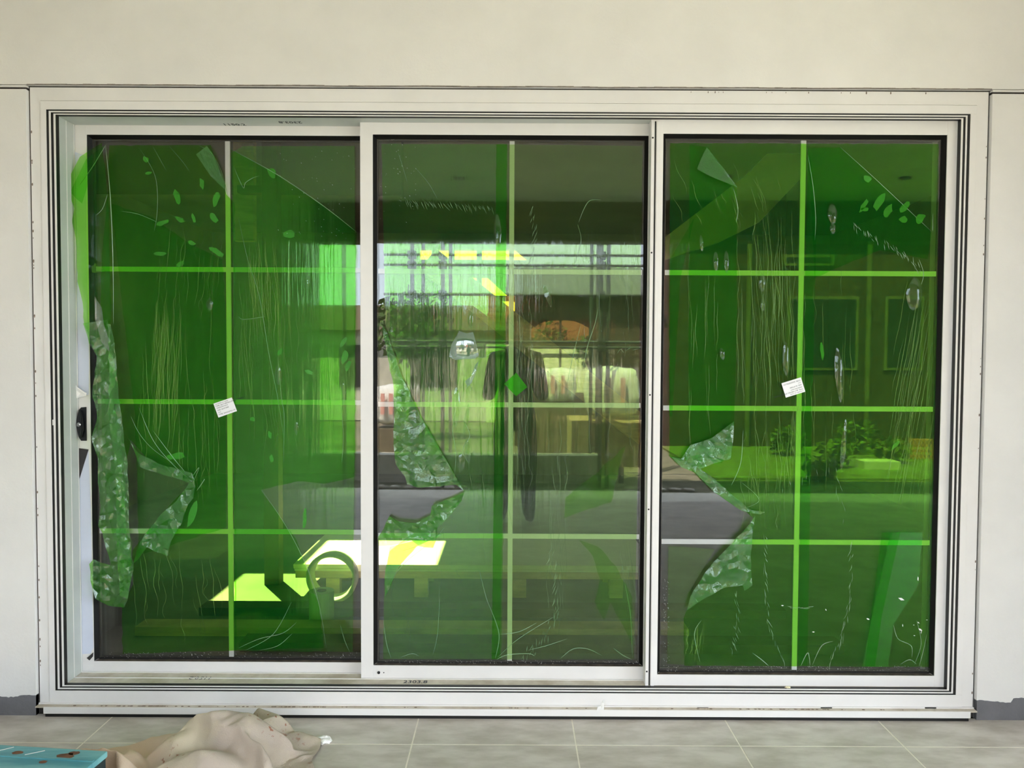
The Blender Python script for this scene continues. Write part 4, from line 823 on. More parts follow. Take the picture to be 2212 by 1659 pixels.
J = [((ox, y, .95), (.15, .11)), ((ox, y, 1.15), (.14, .10)), ((ox, y, 1.38), (.17, .11)), ((ox, y+.01, 1.50), (.06, .06)), ((ox, y+.03, 1.57), (.05, .05)),
     ((ox-.19, y, 1.42), .06), ((ox-.24, y+.04, 1.06), .055), ((ox-.12, y+.33, 1.33), .034), ((ox+.19, y, 1.42), .06), ((ox+.24, y+.04, 1.06), .055), ((ox+.08, y+.33, 1.33), .034),
     ((ox-.10, y, .86), .10), ((ox-.11, y+.02, .48), .085), ((ox-.12, y-.02, .08), .06), ((ox-.13, y+.14, .045), .04),
     ((ox+.10, y, .86), .10), ((ox+.11, y+.02, .48), .085), ((ox+.12, y-.02, .08), .06), ((ox+.13, y+.14, .045), .04)]
E = [(0, 1), (1, 2), (2, 3), (3, 4), (2, 5), (5, 6), (6, 7), (2, 8), (8, 9), (9, 10), (0, 11), (11, 12), (12, 13), (13, 14), (0, 15), (15, 16), (16, 17), (17, 18)]
skin_body('body', J, E, M['navy'], pe)
bm = bmesh.new(); bmesh.ops.create_uvsphere(bm, u_segments=28, v_segments=20, radius=.1)
for v in bm.verts:
    x, yy, z = v.co; v.co = Vector((x*.78, yy*.95+(.012 if z < -.03 and yy > 0 else 0), z*1.2))
    if yy > .07 and abs(x) < .02 and -.02 < z < .02: v.co.y += .018
bmesh.ops.translate(bm, vec=(ox, y+.05, 1.68), verts=bm.verts); obj('head', bm, M['skin'], pe, True)
bm = bmesh.new(); bmesh.ops.create_uvsphere(bm, u_segments=24, v_segments=16, radius=.108)
for v in bm.verts: v.co = Vector((v.co.x*.82, v.co.y, v.co.z*1.18))
bmesh.ops.delete(bm, geom=[v for v in bm.verts if v.co.z < .02 and v.co.y > -.02 or v.co.z < -.06], context='VERTS'); bmesh.ops.translate(bm, vec=(ox, y+.045, 1.69), verts=bm.verts); obj('hair', bm, M['hair'], pe, True)
for s in (-1, 1):
    bm = bmesh.new(); bmesh.ops.create_uvsphere(bm, u_segments=8, v_segments=6, radius=.012, matrix=Matrix.Translation((ox+s*.032, y+.137, 1.685))); obj('eye', bm, M['paper'], pe, True)
    bm = bmesh.new(); bmesh.ops.create_uvsphere(bm, u_segments=8, v_segments=6, radius=.02, matrix=Matrix.Translation((ox+s*.079, y+.045, 1.675)) @ Matrix.Diagonal((.4, .8, 1.4, 1))); obj('ear', bm, M['skin'], pe, True)
    wx = ox-.02+s*.10-.0; hy = y+.295
    hj = [((wx, hy-.01, 1.335), (.026, .018)), ((wx-s*.004, hy+.03, 1.36), (.034, .014)), ((wx-s*.012, hy+.06, 1.385), (.03, .012))]; he = [(0, 1), (1, 2)]
    for k in range(4):
        b0 = Vector((wx-s*.008+.0, hy+.062, 1.366+k*.016)); i0 = len(hj)
        hj += [(b0, .009), (b0+Vector((-s*.004, .028, .004)), .008), (b0+Vector((-s*.028, .040-(k == 0)*.004, .004)), .007)]; he += [(2, i0), (i0, i0+1), (i0+1, i0+2)]
    i0 = len(hj); hj += [(Vector((wx-s*.02, hy+.03, 1.37)), .010), (Vector((wx-s*.045, hy+.042, 1.385)), .008)]; he += [(1, i0), (i0, i0+1)]
    skin_body('hand', hj, he, M['skin'], pe, 1)

# ------------------------------------------------------------ drop cloth, teal box, scraps
# shape of the heaped canvas: a 46 x 36 grid of points, millimetres from the middle of the heap
NXc, NYc = 46, 36
CLOTH_X = (-269,-248,-237,-214,-198,-190,-172,-155,-146,-125,-100,-86,-58,-38,-48,-62,-72,-76,-66,-38,-23,12,50,70,108,141,155,180,204,217,247,284,302,341,374,
386,390,413,425,433,456,472,507,544,562,596,-292,-271,-260,-237,-219,-210,-191,-173,-164,-141,-115,-101,-73,-67,-76,-90,-99,-97,-74,-48,-33,4,43,63,
100,133,147,173,198,211,243,279,296,334,365,377,390,409,420,417,443,459,495,532,550,584,-303,-281,-270,-248,-228,-220,-200,-182,-172,-149,-122,-108,
-79,-82,-91,-104,-110,-104,-79,-52,-36,0,40,60,98,130,144,169,194,208,241,277,294,331,362,374,399,403,415,410,436,453,490,527,546,578,-324,-301,-290,
-267,-247,-238,-219,-200,-190,-165,-137,-122,-97,-112,-120,-132,-126,-114,-88,-57,-39,-5,36,56,92,123,137,161,187,203,237,274,291,327,355,369,397,406,
402,396,426,444,481,519,537,569,-341,-318,-308,-286,-266,-256,-238,-218,-207,-181,-152,-136,-124,-142,-149,-154,-137,-124,-96,-62,-44,-7,33,52,87,116,
129,154,181,197,233,271,287,323,349,364,388,396,394,384,418,437,475,513,530,561,-350,-327,-316,-295,-276,-267,-248,-227,-215,-188,-158,-142,-138,-156,
-162,-162,-141,-129,-99,-65,-46,-8,31,50,85,112,125,150,178,194,231,268,284,322,346,361,382,388,384,379,415,434,473,510,527,558,-367,-344,-334,-313,
-294,-286,-266,-244,-230,-201,-170,-157,-169,-184,-187,-172,-151,-138,-105,-69,-50,-10,29,48,81,104,116,143,173,190,227,263,279,316,340,354,368,368,
362,373,411,431,470,505,521,550,-383,-361,-351,-331,-313,-304,-282,-257,-243,-212,-183,-182,-199,-206,-201,-178,-154,-144,-108,-70,-48,-10,28,45,72,
96,108,136,169,186,224,258,277,307,331,342,344,343,344,371,410,430,468,501,514,540,-391,-370,-360,-340,-322,-313,-289,-262,-248,-218,-194,-196,-212,
-213,-202,-178,-153,-141,-109,-68,-47,-9,28,43,68,92,105,134,168,186,222,257,275,301,324,334,334,334,340,372,411,430,467,497,510,535,-408,-386,-376,
-358,-337,-328,-301,-273,-258,-227,-224,-226,-231,-210,-198,-182,-156,-139,-100,-63,-47,-8,24,38,61,87,102,132,168,185,219,253,266,288,309,313,312,
326,340,375,413,430,463,490,502,528,-424,-403,-394,-373,-350,-338,-310,-282,-267,-242,-246,-246,-230,-205,-198,-180,-143,-130,-95,-60,-41,-8,19,31,57,
85,100,134,168,185,218,244,254,275,287,291,303,332,350,388,416,430,458,482,495,524,-439,-419,-409,-386,-361,-348,-320,-291,-278,-257,-246,-248,-224,
-199,-189,-174,-132,-114,-85,-53,-37,-12,13,26,53,85,102,136,170,185,211,233,243,265,273,282,315,347,367,402,415,429,452,477,490,524,-447,-426,-416,
-392,-366,-352,-324,-297,-286,-268,-248,-247,-222,-195,-182,-166,-128,-112,-76,-53,-39,-14,10,24,53,86,104,138,169,183,207,227,238,256,274,288,325,
355,374,406,414,426,451,476,493,526,-462,-438,-426,-401,-374,-360,-334,-312,-303,-283,-260,-247,-222,-193,-180,-148,-122,-106,-77,-52,-41,-21,7,22,55,
90,106,135,160,172,194,218,232,255,288,305,339,367,387,412,416,428,456,482,501,530,-475,-450,-437,-410,-383,-370,-347,-326,-315,-290,-268,-256,-228,
-199,-184,-152,-121,-107,-84,-64,-52,-25,6,23,58,90,103,126,150,161,184,213,226,263,298,315,343,377,392,415,431,428,456,483,498,534,-481,-455,-442,
-415,-388,-376,-354,-330,-318,-296,-274,-261,-231,-200,-184,-152,-123,-110,-89,-68,-55,-27,7,24,60,84,98,122,146,155,181,212,231,265,301,316,347,378,
390,408,424,423,454,482,499,533,-491,-464,-451,-424,-398,-386,-361,-340,-330,-309,-278,-262,-225,-193,-178,-154,-129,-118,-98,-74,-59,-26,10,29,63,84,
90,115,140,153,177,214,233,270,303,318,346,366,373,387,406,420,450,482,498,530,-502,-473,-458,-432,-406,-393,-373,-354,-342,-308,-275,-257,-222,-194,
-184,-161,-140,-130,-104,-73,-55,-18,15,32,58,75,84,108,135,151,185,218,237,270,298,310,330,346,354,374,401,417,448,482,497,524,-505,-476,-463,-436,
-410,-399,-381,-357,-340,-307,-272,-254,-221,-194,-185,-167,-146,-133,-105,-71,-52,-17,18,32,53,70,82,107,137,151,185,220,238,268,293,304,321,338,348,
371,401,417,449,481,495,517,-513,-484,-470,-444,-423,-413,-387,-352,-338,-304,-269,-252,-222,-204,-198,-180,-152,-138,-104,-67,-48,-12,13,22,40,63,76,
106,138,154,186,218,234,260,282,291,308,328,340,369,400,417,448,475,484,490,-519,-490,-479,-455,-432,-417,-381,-352,-335,-300,-267,-251,-226,-211,
-200,-176,-149,-132,-99,-63,-45,-18,0,9,34,63,78,109,138,154,185,214,226,250,271,282,299,324,338,369,400,415,442,457,458,464,-522,-495,-484,-461,-432,
-414,-378,-349,-333,-298,-266,-252,-232,-206,-198,-173,-141,-124,-86,-63,-47,-24,-4,8,35,67,81,107,138,153,183,210,223,244,266,279,301,323,337,369,
398,412,437,444,445,449,-526,-504,-493,-464,-427,-407,-372,-346,-330,-296,-269,-257,-234,-210,-192,-161,-126,-107,-79,-54,-49,-27,-4,7,39,63,77,106,
137,151,178,202,214,241,262,278,304,328,341,366,393,405,413,417,418,416,-538,-511,-496,-460,-420,-400,-365,-345,-328,-301,-276,-267,-240,-203,-184,
-148,-113,-98,-74,-53,-45,-22,-10,7,35,61,75,108,134,146,170,195,209,240,266,275,310,336,348,369,380,382,386,386,385,381,-542,-514,-496,-458,-418,
-397,-361,-340,-322,-306,-280,-269,-239,-200,-180,-143,-109,-95,-74,-56,-43,-24,-10,8,32,61,77,107,130,143,165,192,208,238,268,281,308,334,344,361,
366,368,371,370,368,361,-548,-513,-494,-454,-413,-393,-361,-332,-319,-312,-284,-267,-232,-192,-172,-136,-103,-92,-74,-50,-40,-38,-10,7,30,57,71,98,
123,135,157,189,204,232,261,268,298,321,329,337,339,341,341,335,331,361,-549,-511,-491,-451,-412,-394,-368,-344,-336,-315,-283,-264,-225,-186,-168,
-134,-102,-90,-72,-54,-53,-49,-12,5,31,56,67,97,115,126,154,183,197,223,248,261,285,302,307,309,311,311,307,307,324,360,-548,-508,-488,-449,-413,-399,
-377,-356,-345,-315,-279,-260,-219,-184,-166,-135,-108,-95,-76,-76,-78,-54,-17,1,35,65,76,90,111,118,147,174,186,209,233,246,268,278,280,280,280,278,
273,305,323,357,-547,-507,-487,-450,-416,-403,-381,-359,-347,-315,-277,-257,-218,-184,-167,-136,-109,-97,-86,-84,-86,-57,-21,-3,30,59,71,84,105,116,
142,168,179,201,226,238,258,265,265,266,264,260,268,304,321,354,-545,-506,-488,-452,-423,-411,-390,-364,-349,-313,-273,-254,-219,-184,-168,-138,-118,
-113,-112,-111,-102,-65,-30,-13,18,44,54,72,91,104,131,156,165,186,208,220,234,236,236,235,230,233,266,300,316,346,-545,-508,-491,-459,-433,-421,-397,
-367,-350,-312,-273,-255,-219,-185,-170,-147,-140,-139,-140,-128,-111,-75,-40,-25,3,26,35,55,78,91,120,142,151,172,190,201,207,214,212,203,210,226,
262,293,308,335,-546,-509,-493,-463,-439,-426,-401,-369,-351,-312,-273,-256,-220,-186,-173,-157,-153,-153,-153,-133,-115,-80,-46,-31,-5,17,27,48,72,
85,113,134,144,165,181,191,201,199,196,189,206,223,259,289,303,329,-550,-515,-500,-473,-449,-437,-408,-374,-355,-316,-278,-259,-224,-196,-189,-182,
-181,-182,-175,-142,-124,-90,-58,-45,-20,0,11,33,58,72,100,120,130,151,174,186,192,186,178,167,199,217,250,280,292,316,-557,-524,-509,-483,-460,-447,
-417,-382,-362,-322,-284,-266,-232,-217,-214,-210,-210,-209,-185,-150,-133,-100,-71,-59,-36,-15,-5,18,44,58,86,106,118,143,169,181,182,164,152,154,
189,206,239,266,278,301,-561,-529,-515,-489,-465,-452,-422,-386,-367,-327,-289,-270,-241,-230,-227,-224,-224,-220,-189,-155,-138,-106,-78,-66,-44,-23,
-13,10,37,50,79,101,113,141,168,178,172,152,140,148,183,200,232,259,271,293,-572,-540,-526,-502,-478,-464,-433,-398,-378,-338,-300,-281,-266,-258,
-255,-252,-246,-231,-199,-165,-148,-117,-90,-78,-58,-41,-31,-7,20,35,64,93,109,139,161,170,152,130,118,134,169,186,217,244,255,278,)
CLOTH_Y = (-678,-639,-618,-577,-542,-527,-511,-497,-489,-468,-442,-427,-394,-378,-396,-429,-459,-471,-477,-467,-459,-440,-418,-406,-385,-366,-358,-344,-334,-329,
-318,-302,-291,-271,-262,-261,-239,-236,-234,-235,-220,-208,-183,-156,-143,-119,-664,-624,-603,-562,-527,-512,-492,-476,-467,-445,-417,-401,-367,-377,
-395,-427,-454,-464,-460,-444,-434,-413,-390,-378,-358,-346,-341,-331,-322,-317,-302,-282,-269,-245,-238,-236,-217,-209,-207,-214,-196,-184,-158,-131,
-118,-95,-655,-614,-593,-553,-518,-503,-482,-466,-457,-434,-404,-388,-354,-377,-394,-425,-451,-457,-449,-432,-422,-399,-376,-364,-347,-336,-332,-324,
-315,-310,-294,-271,-257,-232,-225,-223,-209,-199,-194,-202,-184,-171,-144,-117,-104,-82,-634,-592,-571,-531,-498,-485,-464,-446,-435,-410,-379,-362,
-339,-374,-390,-420,-439,-437,-425,-407,-396,-370,-347,-340,-330,-322,-316,-308,-299,-292,-273,-248,-232,-205,-200,-197,-184,-176,-174,-178,-157,-144,
-116,-88,-76,-55,-606,-564,-543,-505,-476,-464,-444,-425,-414,-386,-353,-335,-333,-370,-386,-414,-419,-414,-399,-379,-366,-339,-325,-321,-312,-305,
-301,-293,-280,-271,-248,-220,-204,-178,-174,-170,-158,-151,-150,-153,-128,-114,-85,-57,-46,-27,-590,-548,-528,-492,-464,-453,-435,-415,-403,-374,
-340,-322,-332,-368,-384,-408,-407,-401,-386,-364,-351,-325,-315,-310,-299,-294,-291,-283,-268,-259,-234,-205,-189,-164,-161,-157,-146,-140,-140,-139,
-113,-98,-68,-41,-30,-13,-555,-514,-495,-464,-440,-431,-415,-392,-379,-346,-311,-299,-330,-364,-380,-390,-382,-374,-356,-332,-318,-301,-290,-284,-273,
-272,-269,-259,-242,-230,-203,-173,-158,-139,-137,-131,-122,-121,-123,-107,-78,-63,-34,-9,2,15,-517,-479,-463,-437,-419,-411,-393,-366,-350,-316,-285,
-290,-328,-359,-369,-366,-354,-344,-323,-298,-286,-274,-262,-256,-251,-247,-243,-230,-209,-196,-168,-140,-126,-117,-113,-106,-109,-104,-97,-71,-41,
-26,2,23,31,41,-498,-462,-448,-425,-409,-402,-380,-351,-334,-299,-277,-291,-327,-354,-359,-355,-340,-330,-306,-282,-270,-260,-248,-243,-239,-233,-228,
-214,-191,-178,-150,-123,-111,-107,-101,-96,-98,-89,-79,-51,-21,-7,19,38,45,53,-462,-432,-421,-405,-388,-378,-350,-317,-298,-264,-276,-292,-322,-334,
-333,-327,-309,-298,-277,-250,-242,-229,-220,-216,-212,-203,-196,-176,-151,-138,-114,-92,-88,-88,-78,-75,-71,-51,-37,-8,20,33,54,67,71,79,-429,-408,
-400,-383,-362,-349,-315,-278,-260,-246,-274,-287,-304,-308,-304,-294,-280,-264,-240,-219,-211,-199,-193,-190,-182,-167,-157,-134,-112,-100,-78,-69,
-70,-67,-56,-51,-33,-6,7,33,60,70,85,93,97,108,-402,-387,-379,-357,-328,-311,-274,-242,-236,-243,-262,-274,-281,-278,-273,-257,-242,-230,-204,-187,
-181,-172,-165,-160,-146,-126,-115,-94,-70,-60,-51,-49,-50,-40,-26,-14,9,38,49,72,97,103,110,118,126,143,-390,-376,-366,-341,-308,-289,-252,-233,-234,
-246,-255,-266,-267,-262,-256,-237,-223,-209,-189,-170,-166,-159,-151,-144,-126,-106,-95,-71,-50,-45,-39,-39,-39,-27,-6,6,29,59,70,90,112,117,122,133,
140,163,-367,-347,-334,-301,-263,-245,-225,-230,-236,-244,-243,-241,-237,-226,-225,-199,-181,-170,-153,-144,-140,-132,-119,-110,-88,-64,-52,-38,-36,
-34,-26,-20,-13,8,30,44,72,100,106,121,136,133,141,164,173,207,-337,-309,-291,-254,-224,-217,-219,-224,-224,-221,-226,-230,-224,-203,-189,-162,-141,
-133,-123,-121,-117,-102,-81,-70,-45,-26,-26,-27,-23,-16,-6,9,20,44,72,86,114,131,136,145,153,150,175,203,220,255,-319,-286,-267,-232,-214,-212,-215,
-213,-211,-216,-227,-227,-208,-180,-166,-141,-122,-117,-111,-108,-103,-84,-61,-48,-24,-23,-22,-18,-12,-4,9,27,38,66,94,108,132,146,150,157,167,166,
192,227,246,280,-275,-240,-225,-208,-204,-200,-191,-198,-207,-219,-204,-190,-164,-136,-123,-102,-92,-90,-87,-79,-69,-44,-19,-8,7,5,0,5,13,20,43,66,80,
108,134,145,162,168,168,174,193,208,243,280,297,326,-237,-215,-209,-193,-175,-174,-184,-203,-207,-186,-160,-144,-117,-93,-84,-71,-68,-68,-57,-43,-32,
-7,21,28,31,24,22,31,47,56,81,110,125,150,168,175,179,184,190,211,242,260,296,329,343,365,-229,-210,-199,-176,-167,-171,-186,-199,-192,-164,-134,-121,
-94,-74,-67,-60,-59,-56,-42,-22,-11,16,38,43,39,33,34,46,64,78,104,134,147,168,181,186,189,199,208,234,268,286,321,351,363,380,-201,-175,-164,-157,
-166,-172,-181,-160,-145,-114,-84,-72,-53,-44,-42,-44,-32,-24,-4,21,33,54,65,62,55,58,64,83,109,123,151,175,185,198,206,209,219,239,253,286,322,340,
370,391,393,372,-163,-149,-148,-153,-162,-161,-142,-111,-94,-63,-39,-30,-20,-23,-28,-16,5,16,39,62,72,83,79,77,81,84,95,123,154,168,192,208,213,223,
232,240,260,288,305,340,374,388,410,405,393,365,-154,-144,-145,-152,-151,-144,-118,-85,-69,-40,-20,-13,-15,-10,-16,1,22,34,54,78,89,92,90,91,87,96,
111,145,176,189,208,220,223,235,248,259,283,314,332,366,397,409,422,403,390,359,-145,-133,-135,-134,-115,-102,-69,-36,-21,0,11,12,10,9,15,38,62,73,94,
110,115,117,108,99,102,136,154,188,214,225,236,239,244,256,285,297,328,364,381,412,432,441,424,398,381,342,-133,-123,-120,-98,-71,-56,-24,6,9,24,25,
18,26,44,55,79,103,114,131,140,143,135,109,106,137,175,193,221,246,254,254,254,262,285,320,340,373,406,420,444,454,444,416,383,363,318,-123,-112,-102,
-78,-48,-33,-3,24,25,21,24,32,44,64,76,101,124,134,148,155,154,137,112,117,155,192,208,236,260,265,259,264,274,303,339,358,394,425,438,456,453,441,
411,373,352,305,-95,-75,-63,-35,-6,9,33,49,52,44,52,60,83,108,120,145,164,171,179,178,169,137,129,145,187,226,242,267,280,279,271,288,302,338,378,396,
430,455,464,467,445,431,395,351,328,347,-60,-36,-22,6,33,44,61,70,68,73,89,100,126,152,164,184,199,203,206,187,171,136,154,172,213,249,265,271,289,
282,290,318,336,373,410,428,458,475,477,464,434,416,375,346,360,391,-22,4,18,44,66,75,87,90,94,107,129,142,169,192,202,218,229,232,218,185,164,152,
184,200,231,258,270,286,287,300,320,352,370,405,440,456,480,486,481,455,420,399,362,387,403,430,-3,24,37,62,82,89,99,104,109,126,149,163,189,210,220,
235,243,241,218,182,161,166,199,216,245,269,278,295,300,312,336,370,387,421,453,468,489,488,479,449,412,391,376,407,422,447,36,61,73,94,109,115,125,
135,143,164,190,202,225,246,254,264,256,244,212,171,166,197,230,244,271,290,299,309,326,339,369,402,417,448,477,489,501,485,471,437,397,389,414,444,
457,477,72,95,106,123,135,140,151,167,178,202,227,238,260,278,283,278,254,239,203,179,194,227,257,271,294,310,317,332,355,369,400,432,446,475,498,508,
500,476,460,424,408,420,450,477,487,504,89,111,121,136,148,152,165,183,194,219,244,256,277,292,293,278,251,236,198,193,209,242,271,284,305,321,328,
345,369,384,416,446,460,487,508,518,498,472,456,424,423,437,466,492,502,517,120,140,149,162,172,178,193,214,226,252,276,287,305,307,297,272,245,228,
195,223,239,270,297,308,327,342,351,371,397,412,444,473,486,510,526,525,505,476,460,432,454,469,496,518,527,541,149,167,175,187,197,204,220,242,254,
280,304,315,324,304,291,266,236,217,222,254,270,299,323,332,349,364,374,396,424,440,472,499,512,532,539,536,512,484,469,454,482,496,522,542,550,564,
162,180,187,199,210,216,233,255,268,293,317,327,326,301,288,262,231,213,237,269,284,313,336,345,360,375,384,408,437,453,485,513,525,541,547,542,517,
490,475,466,495,509,534,554,561,575,187,205,212,223,234,241,258,280,292,318,340,347,321,295,282,255,223,236,267,299,314,341,362,370,380,396,405,430,
461,477,510,536,544,551,562,553,530,504,488,489,518,532,557,576,583,598,)
